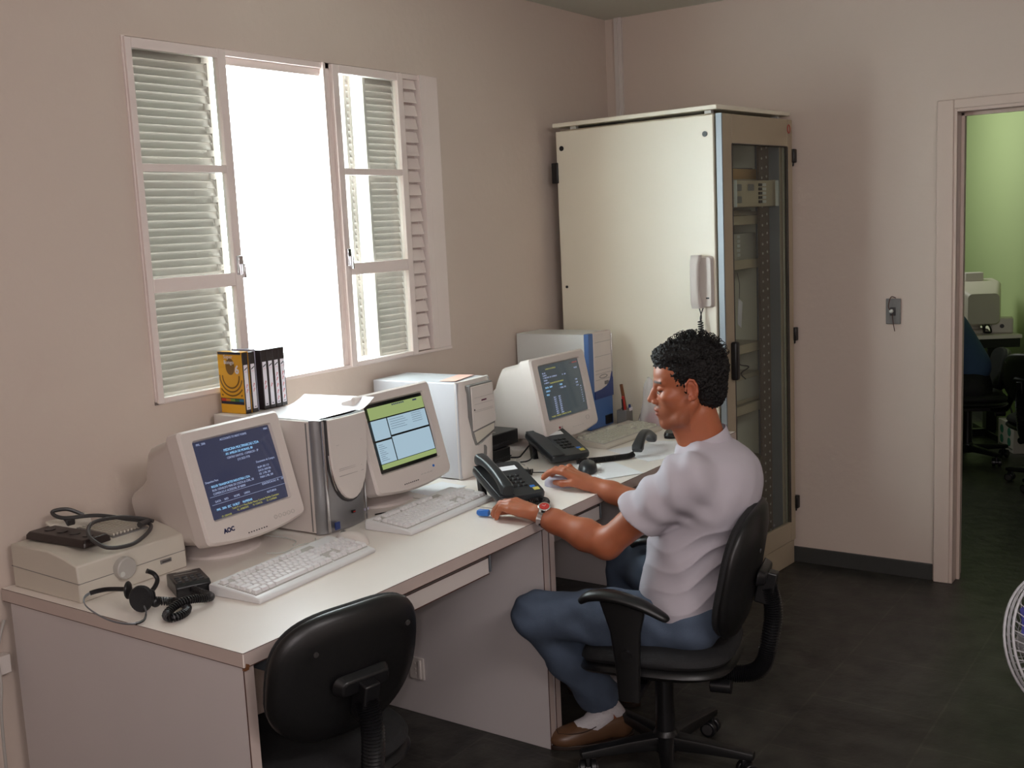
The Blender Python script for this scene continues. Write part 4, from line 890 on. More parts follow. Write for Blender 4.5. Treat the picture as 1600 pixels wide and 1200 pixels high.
# pen holder with pens
cup = thing('pen_holder', 'clear and dark pen holder beside the far tower', 'pen holder', (4.078, 2.26, DZ))
mb = MB(); mb.box(-.032, .0, -.02, .028, 0, .065); mb.box(.004, .03, -.018, .026, 0, .07); obj('cup', mb, 'mgrey', cup, bevel=.003)
mb = MB(); mb.box(-.002, .028, -.0195, -.018, .058, .072); obj('white_label', mb, 'label', cup)
for nm, lab, p_, q_, r_, m_ in (('pen', 'black pen leaning left in the pen holder', (-.018, .0, .02), (-.035, -.003, .115), .004, 'black'), ('pair_of_scissors', 'red handled scissors standing in the pen holder', (.0, .0, .03), (-.026, -.002, .125), .007, 'red'), ('ruler', 'brown wooden ruler standing in the pen holder', (.018, .004, .02), (-.015, .01, .175), .0085, 'wood'), ('marker_pen', 'blue marker pen at the front of the pen holder', (.015, -.012, .012), (.012, -.013, .085), .006, 'darkblue')):
    mb = MB(); mb.tube([Vector(p_), Vector(q_)], [r_, r_ * .85], 8); o = obj(nm, mb, m_); o.location = cup.location; tag(o, lab, nm.replace('_', ' '))
# plastic bag
mb = MB(); secs = []
for k in range(15):
    f_ = k / 14; z = .002 + .215 * f_; rr = (.055 * (1 - f_) ** .7 + .004 + .004*math.sin(9*f_)) ; cx = .0 - .01 * f_
    secs.append([(cx + rr * .6 * math.cos(a_) * (1 + .12 * math.sin(5 * a_ + 4 * f_)), rr * math.sin(a_) * (1 + .12 * math.cos(4 * a_ + 7 * f_)), z) for a_ in [2 * PI * i / 30 for i in range(30)]])
bg_ = thing('plastic_bag', 'crumpled clear plastic bag standing against the rack', 'plastic bag', (4.045, 2.12, DZ)); mb.loft(secs); obj('film', mb, 'clear', bg_, smooth=180)
mb = MB(); mb.ball((0, -.005, .035), (.02, .032, .033), 8); obj('red_printed_pack', mb, mat('red and white print', S(190, 130, 135), .5, var=.5, scale=60), bg_)
mb = MB(); mb.loft([[(x, y, z) for x, y in rrect(.11 * s_, .05 * s_, .02)] for z, s_ in ((0, .95), (.012, 1), (.022, .9))]); o = obj('stapler', mb, 'black'); o.location = (3.90, 1.955, DZ + .001); o.rotation_euler = (0, 0, .3); tag(o, 'low black object on the desk by the man chin', 'stapler')

# ================================================================= office chairs
def office_chair(label, hub, face, seat_z, star, back=(0, -.235, .62), back_w=.43, back_h=.38, tilt=10, arms=True, seat_w=.46):
    t = thing('office_chair', label, 'chair', (hub[0], hub[1], 0), face - PI / 2, None)
    # star base
    mb = MB(); mb.lathe([(.001, .05), (.035, .05), (.04, .06), (.04, .10), (.030, .115), (.001, .115)], 20); b = obj('hub', mb, 'blacks', t)
    for k in range(5):
        a = star - (face - PI / 2) + k * 2 * PI / 5; c, s_ = math.cos(a), math.sin(a)
        m_ = RZ(a); mb = MB(m_)
        mb.loft([[(x, y, z) for y, z in rrect(wd, hh, .006, 2, 0, cz)] for x, wd, hh, cz in ((.02, .05, .045, .08), (.12, .04, .036, .078), (.255, .034, .024, .072), (.262, .03, .02, .072))])
        l_ = obj('star_leg', mb, 'blacks', t, smooth=30)
        m2x = T(.242 * c, .242 * s_, 0) @ RZ(a + .7 * ((k * 37) % 5 - 2)); mb = MB(m2x)
        for y in (-.017, .017): mb.cyl((0, y - .009, .026), (0, y + .009, .026), .0255, n=20)
        mb.cyl((0, -.01, .026), (0, .01, .026), .014, n=12); mb.box(-.018, .012, -.007, .007, .03, .062); cs_ = obj('caster', mb, 'black', l_, bevel=.003)
        for yy in (-.0285, .026): mb = MB(m2x); mb.cyl((0, yy, .026), (0, yy + .0025, .026), .017, n=16); obj('caster_cap', mb, 'dgrey', l_)
    mb = MB(); mb.cyl((0, 0, .10), (0, 0, .22), .030, .027, n=24); mb.cyl((0, 0, .22), (0, 0, seat_z - .09), .019, n=20); mb.cyl((0, 0, .20), (0, 0, seat_z - .11), .0275, .0275, n=24); obj('column', mb, 'black', t)
    # seat
    mb = MB(); mb.box(-.08, .08, -.12, .10, seat_z - .105, seat_z - .075); mb.cyl((.08, -.02, seat_z - .09), (.20, -.02, seat_z - .10), .006, n=8); mb.cyl((-.06, -.15, seat_z - .12), (-.06, -.21, seat_z - .12), .02, n=12); obj('mechanism', mb, 'black', t, bevel=.003)
    def cushion(z0, z1, s_, dome):
        o = [(abs(math.cos(a)) ** .62 * math.copysign(1, math.cos(a)) * seat_w / 2 * s_, abs(math.sin(a)) ** .62 * math.copysign(1, math.sin(a)) * .225 * s_) for a in [2 * PI * i / 48 for i in range(48)]]
        drop = lambda y, x: -.03 * max(0, (y - .08) / .15) ** 2 + .012 * (x / .23) ** 2
        secs = []
        for f_, z in ((.86, z0), (.97, z0 + .012), (1.0, (z0 + z1) / 2), (.985, z1 - .012), (.93, z1), (.6, z1 + dome), (.2, z1 + dome)):
            secs.append([(x * f_, y * f_, z + drop(y * f_, x * f_)) for x, y in o])
        return secs
    mb = MB(); mb.loft(cushion(seat_z - .075, seat_z - .035, 1.0, 0)); obj('seat_shell', mb, 'blacks', t, smooth=50)
    mb = MB(); mb.loft(cushion(seat_z - .045, seat_z, .985, .003)); obj('seat_cushion', mb, 'fabric', t, smooth=50)
    # backrest
    bx_, by_, bz_ = back; Bm = T(bx_, by_, bz_) @ RX(R(tilt))
    def backm(f_list, expo=.72):
        secs = []
        o = []
        for i in range(56):
            a = 2 * PI * i / 56; ca, sa = math.cos(a), math.sin(a)
            x = abs(ca) ** expo * math.copysign(1, ca) * back_w / 2; z = abs(sa) ** .68 * math.copysign(1, sa) * back_h / 2
            x *= 1 - .10 * max(0, -z / (back_h / 2)) ** 2; o.append((x, z))
        for f_, y in f_list:
            secs.append([(x * f_, y + .040 * (x * f_ / (back_w / 2)) ** 2 + .018 * (z * f_ / (back_h / 2)) ** 2, z * f_) for x, z in o])
        return secs
    mb = MB(Bm); mb.loft(backm([(.05, -.022), (.7, -.022), (.93, -.016), (.99, -.006), (1.0, .002), (.985, .008), (.5, .008)])); bs = obj('backrest_shell', mb, 'blacks', t, smooth=50)
    mb = MB(Bm); mb.loft(backm([(.5, .006), (.97, .006), (.985, .016), (.95, .028), (.8, .036), (.05, .036)])); obj('backrest_cushion', mb, 'fabric', t, smooth=50)
    for x, z in ((-.12, .10), (.12, .10)):
        mb = MB(Bm); mb.cyl((x, -.019, z), (x, -.0225, z), .006, n=10); obj('shell_screw', mb, 'dgrey', bs)
    # bracket and bellows
    mb = MB(Bm); mb.loft([[(x, -.020, z) for x, z in rrect(.15, .05, .02)], [(x, -.045, z) for x, z in rrect(.12, .036, .014)]]); mb.box(-.02, .02, -.07, -.02, -.085, .01); obj('back_bracket', mb, 'black', t, bevel=.004)
    P_ = spline([(0, -.10, seat_z - .095), (0, -.20, seat_z - .105), (0, by_ - .010, seat_z - .085), (0, by_ - .038, seat_z - .02), (0, by_ - .055, bz_ - .12), tuple(Bm @ Vector((0, -.05, -.035)))], 14)
    n = len(P_); rr = [.024 + (.0035 if i % 2 else -.002) for i in range(n)]
    # resample finer so that the ribs read
    Q = []; 
    for i in range(n - 1):
        for k in range(2): Q.append(P_[i].lerp(P_[i + 1], k / 2))
    rr = [.0265 if (i // 1) % 2 else .0205 for i in range(len(Q))]
    mb = MB(); mb.tube(Q, rr, 18); obj('spine_bellows', mb, 'black', t, smooth=60)
    if arms:
        for sx in (-1, 1):
            x = sx * (seat_w / 2 + .035)
            mb = MB(); pts = [(x, .160, .588), (x, .130, .605), (x, .075, .609), (x, -.005, .592), (x, -.070, .562), (x, -.080, .552)]
            rs = [.017, .027, .030, .028, .020, .012]; mb.tube(spline(pts, 5), sum([[rs[i] + (rs[i + 1] - rs[i]) * k / 5 for k in range(5)] for i in range(5)], []) + [rs[-1]], 16, flat=.55); ar = obj('armrest', mb, 'blacks', t, smooth=60)
            mb = MB(); mb.loft([[(x + a_ , y, z) for a_, y in rrect(.022, wd, .008, 3, 0, cy)] for z, wd, cy in ((.593, .13, .040), (.555, .11, .038), (.51, .085, .036), (.42, .07, .032), (.33, .062, .03), (.315, .06, .03))]); obj('arm_post', mb, 'blacks', ar, smooth=40)
            mb = MB(); mb.box(min(x, sx * .05), max(x, sx * .05), -.0, .05, seat_z - .095, seat_z - .078); obj('arm_bracket', mb, 'black', ar, bevel=.003)
            mb = MB(); mb.cyl((x + sx * .010, .032, .45), (x + sx * .022, .032, .45), .014, n=14); obj('arm_knob', mb, 'black', ar)
    return t
office_chair('black swivel chair the man sits on, with armrests', (2.73, 1.413), R(103), .415, R(-8), back=(0, -.265, .625), back_h=.385, tilt=12)
office_chair('empty black swivel chair pushed under the near desk, seen from behind', (1.692, 1.845), R(78), .445, R(25), back=(0, -.245, .660), back_w=.395, back_h=.325, tilt=14, arms=False)
office_chair('black swivel chair in the green room, cut by the photo edge', (6.70, .95), R(-30), .40, R(10), back=(0, -.235, .63), back_w=.40, back_h=.30, tilt=8, arms=False)

# ================================================================= floor fan at the right edge
fan = thing('pedestal_fan', 'white wire guard of a fan with blue blades at the right edge', 'fan', (2.93, .375, 0), R(-125))
FM = T(0, 0, .505) @ RY(R(70))
mb = MB(); mb.lathe([(.001, 0), (.15, 0), (.15, .012), (.12, .025), (.03, .035), (.001, .035)], 32); obj('base', mb, 'white', fan, smooth=50)
mb = MB(); mb.cyl((0, 0, .03), (0, 0, .42), .014, n=16); obj('pole', mb, 'white', fan)
mb = MB(FM); mb.lathe([(.001, -.14), (.035, -.14), (.05, -.11), (.055, -.05), (.05, -.03), (.001, -.03)], 24); mb.m = I4; mb.cyl((0, 0, .40), (-.05, 0, .47), .02, n=12); obj('motor_housing', mb, 'white', fan, smooth=50)
for k in range(3):
    mb = MB(FM @ RZ(k * 2 * PI / 3)); secs = []
    for i in range(9):
        r_ = .025 + .125 * i / 8; hw = .02 + .055 * math.sin(PI * min(1, i / 8 * .8 + .12)); tw = R(32 - 14 * i / 8)
        secs.append([(r_, u_ * hw * math.cos(tw), u_ * hw * math.sin(tw) + dz) for u_, dz in ((-1, 0), (-.3, .006), (.4, .005), (1, 0), (.4, .003), (-.3, .004))])
    mb.loft(secs); obj('blade', mb, 'fanblue', fan, smooth=60)
mb = MB(FM); mb.lathe([(.001, .02), (.028, .018), (.03, -.02), (.001, -.02)], 20); obj('blade_hub', mb, 'white', fan)
def guard(zc, depth, nm, n=46):
    mb = MB(FM)
    for k in range(n):
        a = 2 * PI * k / n; pts = []
        for i in range(9):
            r_ = .03 + .145 * i / 8; a2 = a + .5 * (1 - i / 8); pts.append((r_ * math.cos(a2), r_ * math.sin(a2), zc + depth * (1 - (r_ / .175) ** 3)))
        mb.tube(pts, .0014, 4)
    mb.tube([(.178 * math.cos(2 * PI * i / 48), .178 * math.sin(2 * PI * i / 48), zc) for i in range(49)], .004, 6)
    mb.tube([(.10 * math.cos(2 * PI * i / 48), .10 * math.sin(2 * PI * i / 48), zc + depth * (1 - (.1 / .175) ** 3)) for i in range(49)], .0014, 4)
    obj(nm, mb, 'white', fan, smooth=60)
guard(.01, .055, 'front_guard'); guard(-.02, -.05, 'rear_guard')
mb = MB(FM); mb.cyl((0, 0, .062), (0, 0, .07), .03, n=24); obj('guard_badge', mb, 'white', fan)
mb = MB(FM); mb.ring([(.1785, -.008), (.1805, -.008), (.1805, .000), (.1785, .000)], 48); obj('guard_ring', mb, 'white', fan)

# ================================================================= people: implicit surfaces turned into meshes
class Field:
    def __init__(s, xs, ys, zs):
        s.x, s.y, s.z = [np.asarray(a, np.float32) for a in (xs, ys, zs)]
        s.V = np.full((len(s.x), len(s.y), len(s.z)), .5, np.float32)
    def sub(s, lo, hi):
        sl = [slice(max(0, int(np.searchsorted(a, l)) - 1), int(np.searchsorted(a, h)) + 1) for a, l, h in zip((s.x, s.y, s.z), lo, hi)]
        X = s.x[sl[0]][:, None, None]; Y = s.y[sl[1]][None, :, None]; Z = s.z[sl[2]][None, None, :]
        return tuple(sl), X, Y, Z
    def put(s, lo, hi, fn, k, mode='u'):
        pad = k + .02; lo = np.array(lo) - pad; hi = np.array(hi) + pad
        sl, X, Y, Z = s.sub(lo, hi); A = s.V[sl]
        if A.size == 0: return
        D = fn(X, Y, Z).astype(np.float32)
        if mode == 'u': h = np.clip(.5 + .5 * (D - A) / k, 0, 1); s.V[sl] = D * (1 - h) + A * h - k * h * (1 - h)
        else: D = -D; h = np.clip(.5 - .5 * (D - A) / k, 0, 1); s.V[sl] = D * (1 - h) + A * h + k * h * (1 - h)
    def cap(s, a, b, r1, r2=None, k=.01, mode='u'):
        r2 = r1 if r2 is None else r2; a = np.array(a, float); b = np.array(b, float); d = b - a; L2 = float(d @ d) + 1e-12; R_ = max(r1, r2)
        def fn(X, Y, Z):
            t = np.clip(((X - a[0]) * d[0] + (Y - a[1]) * d[1] + (Z - a[2]) * d[2]) / L2, 0, 1)
            return np.sqrt((X - a[0] - t * d[0]) ** 2 + (Y - a[1] - t * d[1]) ** 2 + (Z - a[2] - t * d[2]) ** 2) - (r1 + (r2 - r1) * t)
        s.put(np.minimum(a, b) - R_, np.maximum(a, b) + R_, fn, k, mode)
    def ell(s, c, r, B=np.eye(3), k=.01, mode='u'):
        c = np.array(c, float); R_ = max(r); rm = min(r)
        def fn(X, Y, Z):
            p = [((X - c[0]) * B[0][i] + (Y - c[1]) * B[1][i] + (Z - c[2]) * B[2][i]) / r[i] for i in range(3)]
            q = np.sqrt(p[0] ** 2 + p[1] ** 2 + p[2] ** 2); g = np.sqrt((p[0] / r[0]) ** 2 + (p[1] / r[1]) ** 2 + (p[2] / r[2]) ** 2) + 1e-6
            return q * (q - 1) / g
        s.put(c - R_, c + R_, fn, k, mode)
    def chain(s, pts, rs, k=.01):
        for i in range(len(pts) - 1): s.cap(pts[i], pts[i + 1], rs[i], rs[i + 1], k)
    def mesh(s):
        V = s.V; In = V < 0; nx, ny, nz = V.shape
        c = In[:-1, :-1, :-1].astype(np.int8)
        for dx in (0, 1):
            for dy in (0, 1):
                for dz in (0, 1):
                    if dx + dy + dz: c = c + In[dx:nx - 1 + dx, dy:ny - 1 + dy, dz:nz - 1 + dz]
        act = (c > 0) & (c < 8); I, J, K = np.nonzero(act); idx = np.full(act.shape, -1, np.int32); idx[I, J, K] = np.arange(len(I))
        P = np.zeros((len(I), 3)); N = np.zeros(len(I)); co = (s.x, s.y, s.z)
        for (a, b) in [((x, y, z), (x + (ax == 0), y + (ax == 1), z + (ax == 2))) for ax in range(3) for x in (0, 1) for y in (0, 1) for z in (0, 1) if (x, y, z)[ax] == 0]:
            va = V[I + a[0], J + a[1], K + a[2]]; vb = V[I + b[0], J + b[1], K + b[2]]; m = (va < 0) != (vb < 0)
            t = np.where(m, va / np.where(m, va - vb, 1), 0)
            for ax, ar in enumerate((I, J, K)):
                pa = co[ax][ar + a[ax]]; pb = co[ax][ar + b[ax]]; P[:, ax] += np.where(m, pa + (pb - pa) * t, 0)
            N += m
        P /= N[:, None]; F = []
        for ax in range(3):
            sh = [slice(None)] * 3; sh2 = [slice(None)] * 3; sh[ax] = slice(0, -1); sh2[ax] = slice(1, None)
            ch = In[tuple(sh)] != In[tuple(sh2)]; e = np.argwhere(ch); o1, o2 = [(1, 2), (2, 0), (0, 1)][ax]
            lim = [d - 1 for d in V.shape]; ok = (e[:, o1] > 0) & (e[:, o2] > 0) & (e[:, o1] < lim[o1]) & (e[:, o2] < lim[o2]); e = e[ok]
            q = []
            for (u_, v_) in ((-1, -1), (0, -1), (0, 0), (-1, 0)):
                g = e.copy(); g[:, o1] += u_; g[:, o2] += v_; q.append(idx[g[:, 0], g[:, 1], g[:, 2]])
            q = np.stack(q, 1); ins = In[e[:, 0], e[:, 1], e[:, 2]]; q[~ins] = q[~ins][:, ::-1]; F.append(q)
        F = np.concatenate(F); F = F[(F >= 0).all(1)]
        return P, F
def mobj(name, P, F, material, parent=None, smooth_it=1):
    me = bpy.data.meshes.new(name)
    if smooth_it:
        for lam in (.5, -.52) * smooth_it:
            A = np.zeros_like(P); n = np.zeros(len(P))
            for i in range(4):
                a, b = F[:, i], F[:, (i + 1) % 4]
                for ax in range(3): A[:, ax] += np.bincount(a, P[b, ax], len(P)) + np.bincount(b, P[a, ax], len(P))
                n += np.bincount(a, minlength=len(P)) + np.bincount(b, minlength=len(P))
            P = P + lam * (A / np.maximum(n, 1)[:, None] - P)
    me.vertices.add(len(P)); me.vertices.foreach_set('co', P.astype(np.float32).ravel())
    me.loops.add(len(F) * 4); me.loops.foreach_set('vertex_index', F.astype(np.int32).ravel())
    me.polygons.add(len(F)); me.polygons.foreach_set('loop_start', np.arange(0, len(F) * 4, 4, dtype=np.int32)); me.polygons.foreach_set('loop_total', np.full(len(F), 4, np.int32))
    me.polygons.foreach_set('use_smooth', np.ones(len(F), bool)); me.update(calc_edges=True); me.validate()
    me.materials.append(M[material] if isinstance(material, str) else material)
    o = bpy.data.objects.new(name, me); COL.objects.link(o)
    if parent: o.parent = parent
    return o, P
V3 = lambda *a: np.array(a, float)
def rng(*segs):
    out = [segs[0][0]]
    for a, b, h in segs: n = max(1, int(round((b - a) / h))); out += list(a + (b - a) * np.arange(1, n + 1) / n)
    return out
def lump(X, Y, Z, sc, seed=0):
    r_ = np.random.RandomState(seed); v = 0
    for k in range(5):
        d = r_.normal(size=3); d /= np.linalg.norm(d); f_ = sc * (1 + .45 * k); v = v + np.sin((X * d[0] + Y * d[1] + Z * d[2]) * f_ + r_.rand() * 6.28 + 1.3 * np.sin((X * d[1] + Y * d[2] + Z * d[0]) * f_ * .7)) / (1 + .3 * k)
    return v / 2.5

# ---- frames and joints (metres, in the room)
FT = R(108); tf = V3(math.cos(FT), math.sin(FT), 0); tl = V3(-tf[1], tf[0], 0); BT_ = np.stack([tl, tf, V3(0, 0, 1)], 1)
FH = R(121); hf0 = V3(math.cos(FH), math.sin(FH), 0); hl = V3(-hf0[1], hf0[0], 0); pt = R(4)
hf = hf0 * math.cos(pt) - V3(0, 0, math.sin(pt)); hu = hf0 * math.sin(pt) + V3(0, 0, math.cos(pt)); BH = np.stack([hf, hl, hu], 1)
HO = V3(2.783, 1.342, 1.143)
def hp(x, y, z): return HO + hf * x + hl * y + hu * z
shL, shR = V3(2.650, 1.290, .905), V3(2.985, 1.350, .880)
elL, wrL = V3(2.597, 1.515, .703), V3(2.592, 1.742, .7675)
elR, wrR = V3(3.005, 1.525, .685), V3(2.985, 1.782, .763)
hipL, hipR = V3(2.695, 1.315, .475), V3(2.865, 1.365, .475)
knL, anL = V3(2.545, 1.735, .470), V3(2.790, 1.640, .105)
knR, anR = V3(3.055, 1.705, .505), V3(3.040, 1.745, .100)

B = Field(rng((2.44, 3.13, .0026)), rng((1.06, 1.80, .0036), (1.80, 2.0, .0026)), rng((.0, .70, .009), (.70, .84, .0026), (.84, .985, .006), (.985, 1.275, .0024)))
# trunk and legs (under the clothes)
B.ell((2.775, 1.345, .50), (.150, .105, .10), BT_); B.ell((2.80, 1.325, .66), (.125, .09, .16), BT_, .04); B.ell((2.825, 1.295, .83), (.155, .10, .15), BT_, .04)
B.cap(shL + V3(.01, .0, .0), shR - V3(.01, 0, 0), .052, k=.04)
B.cap(hipL, knL, .068, .050, .03); B.cap(knL, anL, .046, .030, .02); B.cap(hipR, knR, .068, .050, .03); B.cap(knR, anR, .046, .030, .02)
fdL = V3(math.cos(R(138)), math.sin(R(138)), 0); fdR = V3(-.05, 1, 0)
for an, fd in ((anL, fdL), (anR, fdR)): B.cap(an, an + fd * .13 - V3(0, 0, .078), .026, .018, .02); B.cap(an, an - fd * .02 - V3(0, 0, .06), .026, .022, .02)
# arms
def arm(sh, el, wr):
    m = el + (wr - el) * .3; B.chain([sh, sh + (el - sh) * .5, el], [.050, .047, .041], .025); B.chain([el, m, el + (wr - el) * .75, wr], [.041, .044, .033, .0265], .02)
arm(shL, elL, wrL); arm(shR, elR, wrR)
# neck
B.cap((2.838, 1.290, .90), (2.80, 1.322, 1.06), .060, .056, .03); B.cap((2.815, 1.315, .93), hp(.02, 0, -.085), .050, .045, .02)
# hands
def hand(wr, a, b, mcz, prof, spread, tiplist, thumb):
    # a forward, b from little finger to index, prof: (forward step, z) of pip, dip, tip relative to wrist z
    a = np.array(a, float); a /= np.linalg.norm(a); b = np.array(b, float); b /= np.linalg.norm(b); z0 = V3(0, 0, 1)
    base = wr.copy(); base[2] = 0
    W = [-.033, -.012, .010, .032]; LF = [.074, .084, .089, .087]; R0 = [.0085, .0092, .0096, .0094]; scl = [.80, .95, 1.04, .95]
    B.ell(wr + a * .045 + z0 * (mcz[1] - wr[2]) * .45, (.030, .040, .0155), np.stack([a, b, z0], 1) if False else np.stack([a, b, np.cross(a, b)], 1), .012)
    for i in range(4):
        mc = base + a * LF[i] + b * W[i] + z0 * mcz[i]
        B.cap(wr + b * W[i] * .5, mc, .0165, R0[i] + .0030, .010)
        pts = [mc]
        for (fs, z) in prof:
            pts.append(base + a * (LF[i] + fs * scl[i]) + b * (W[i] + spread[i] * fs / .06) + z0 * z)
        pts[-1] = pts[-1] + a * tiplist[i]
        rs = [R0[i] + .0020, R0[i] + .0008, R0[i] - .0004, R0[i] - .0014]
        for j in range(3): B.cap(pts[j], pts[j + 1], rs[j], rs[j + 1], .0035)
        B.ell(pts[1] + z0 * .001, (.0098, .0096, .0092), k=.004)
    B.chain([np.array(p, float) for p in thumb], [.0175, .0125, .0112, .0085], .007)
aL = (-.10, .995, 0); bL = (.995, .10, 0)
hand(wrL + V3(0, .004, .0), aL, bL, [.780, .788, .792, .790], [(.036, .785), (.054, .767), (.060, .751)], [.004, .002, -.003, -.010], [0, 0, .004, .008],
     [wrL + V3(.018, .018, -.004), (2.622, 1.800, .765), (2.618, 1.850, .760), (2.598, 1.885, .754)])
aR = (-.04, .999, 0); bR = (-.999, -.04, 0)
hand(wrR + V3(0, .004, 0), aR, bR, [.786, .800, .806, .804], [(.040, .806), (.066, .794), (.082, .779)], [-.006, -.001, .002, .002], [-.01, .0, .004, .002],
     [wrR + V3(-.02, .02, .0), (2.950, 1.840, .772), (2.948, 1.880, .766), (2.958, 1.915, .764)])
# head
B.ell(hp(-.018, 0, .036), (.098, .077, .084), BH, .01)
B.ell(hp(.028, 0, -.028), (.062, .060, .082), BH, .02)
B.ell(hp(.040, 0, .040), (.050, .062, .046), BH, .02)
for s_ in (-1, 1):
    B.cap(hp(-.005, .056 * s_, -.045), hp(.030, .045 * s_, -.088), .017, .015, .02)
    B.cap(hp(.030, .045 * s_, -.088), hp(.070, .010 * s_, -.104), .015, .013, .015)
    B.ell(hp(.056, .044 * s_, -.022), (.024, .020, .019), BH, .018)
    B.cap(hp(.084, .010 * s_, .016), hp(.070, .045 * s_, .020), .009, .008, .010)
    B.ell(hp(.0860, .031 * s_, -.003), (.013, .016, .0105), BH, .008, 's')
    B.ell(hp(.0715, .031 * s_, -.003), (.0145, .0145, .0120), BH, .0025)
    B.ell(hp(.0740, .031 * s_, .0025), (.0135, .0165, .0065), BH, .003)
B.ell(hp(.064, 0, -.104), (.020, .020, .015), BH, .014)
B.ell(hp(.060, 0, -.068), (.034, .030, .030), BH, .018)
B.chain([hp(.084, 0, .012), hp(.094, 0, -.010), hp(.1065, 0, -.031)], [.0075, .0080, .0095], .009)
for s_ in (-1, 1): B.ell(hp(.094, .0125 * s_, -.037), (.0110, .0075, .0075), BH, .006); B.ell(hp(.100, .007 * s_, -.0445), (.006, .0032, .003), BH, .002, 's')
B.cap(hp(.0905, -.013, -.0605), hp(.0905, .013, -.0605), .0058, k=.006); B.ell(hp(.0935, 0, -.0605), (.0060, .016, .0052), BH, .005)
B.ell(hp(.0905, 0, -.0735), (.0065, .017, .0058), BH, .004); B.ell(hp(.0985, 0, -.0668), (.0085, .020, .0012), BH, .002, 's')
for s_ in (-1, 1):
    B.ell(hp(-.008, .0775 * s_, -.004), (.0170, .0050, .0300), BH, .006); B.ell(hp(-.002, .0810 * s_, -.006), (.0095, .0045, .0180), BH, .003, 's')
    B.chain([hp(-.004 + .0165 * math.cos(a_), .083 * s_, -.000 + .027 * math.sin(a_)) for a_ in (-.2, .6, 1.4, 2.1, 2.8, 3.5, 4.1)], [.0022, .0030, .0032, .0032, .0030, .0026, .0022], .003)
    B.ell(hp(.003, .081 * s_, -.029), (.007, .004, .008), BH, .004)
Pm, Fm = B.mesh(); person, Pv = mobj('person', Pm, Fm, 'skin')
tag(person, 'seated man in pale grey shirt and jeans working at the desk', 'person')
# tones painted on: brows, lips, stubble are the person's own colours
Q = (Pv - HO) @ BH; tone = np.tile(np.array(S(172, 100, 68)), (len(Pv), 1))
inh = (np.abs(Q) < .16).all(1) & (Q[:, 2] > -.13)
def blend(msk, c, a): tone[:, :3] = tone[:, :3] * (1 - (msk * a)[:, None]) + np.array(S(*c))[:3] * (msk * a)[:, None]
g = lambda v, lo, hi: np.clip((v - lo) / (hi - lo), 0, 1)
beard = inh * (Q[:, 0] > .005) * g(-Q[:, 2], .045, .075) * g(Q[:, 2], -.135, -.115); blend(beard, (112, 66, 46), .40)
mous = inh * (Q[:, 0] > .08) * (np.abs(Q[:, 1]) < .028) * g(-Q[:, 2], .045, .050) * (Q[:, 2] > -.056); blend(mous, (100, 60, 44), .4)
lips = inh * (Q[:, 0] > .085) * (np.abs(Q[:, 1]) < .020) * (Q[:, 2] < -.0565) * (Q[:, 2] > -.079); blend(lips, (142, 72, 62), .6)
brow = inh * (Q[:, 0] > .06) * (np.abs(Q[:, 1]) > .012) * (np.abs(Q[:, 1]) < .052) * np.clip(1 - np.abs(Q[:, 2] - .021 - .02 * (np.abs(Q[:, 1]) - .03) * -1) / .0050, 0, 1); blend(np.clip(brow * 2, 0, 1), (28, 20, 18), .92)
earr = inh * (np.abs(Q[:, 1]) > .074) * (Q[:, 0] < .02) * (Q[:, 2] < .04); blend(earr, (190, 95, 72), .35)
lash = inh * (Q[:, 0] > .07) * (np.abs(np.abs(Q[:, 1]) - .031) < .017) * (np.abs(Q[:, 2] + .0045) < .0022); blend(lash, (22, 14, 12), .9)
at = person.data.color_attributes.new('tone', 'FLOAT_COLOR', 'POINT'); at.data.foreach_set('color', tone.astype(np.float32).ravel())
M['eye'] = mat('eye white', S(200, 190, 180), .2, var=0)
for s_ in (-1, 1):
    mb = MB(); mb.ball(tuple(hp(.0765, .031 * s_, -.0075)), .0100, 10); e_ = obj('eye', mb, 'eye', person); mb = MB(); mb.ball(tuple(hp(.0830, .0315 * s_, -.0085)), (.0046, .0046, .0046), 8); obj('iris', mb, 'hair', e_)

# ---- hair
Hh = Field(*[rng((HO[i] - .15, HO[i] + .16, .0021)) for i in range(3)])
Hh.ell(hp(-.020, 0, .046), (.102, .084, .094), BH, .01); Hh.ell(hp(-.056, 0, -.018), (.055, .062, .058), BH, .02); Hh.ell(hp(.045, 0, .088), (.045, .058, .034), BH, .02)
X, Y, Z = Hh.x[:, None, None], Hh.y[None, :, None], Hh.z[None, None, :]
Hh.V += (lump(X, Y, Z, 260, 3) * .0042 + lump(X, Y, Z, 480, 5) * .0026).astype(np.float32)
Hh.ell(hp(.104, 0, -.040), (.082, .20, .094), BH, .006, 's'); Hh.ell(hp(.060, 0, -.075), (.060, .2, .062), BH, .006, 's')
for s_ in (-1, 1): Hh.ell(hp(-.002, .092 * s_, -.008), (.022, .018, .031), BH, .004, 's'); Hh.ell(hp(.0, .085 * s_, -.055), (.030, .03, .034), BH, .006, 's')
Hh.ell(hp(-.02, 0, -.130), (.14, .2, .058), BH, .006, 's')
Ph, Fh_ = Hh.mesh(); hair, _ = mobj('hair', Ph, Fh_, 'hair', person)
mb = MB(); rs_ = np.random.RandomState(11)
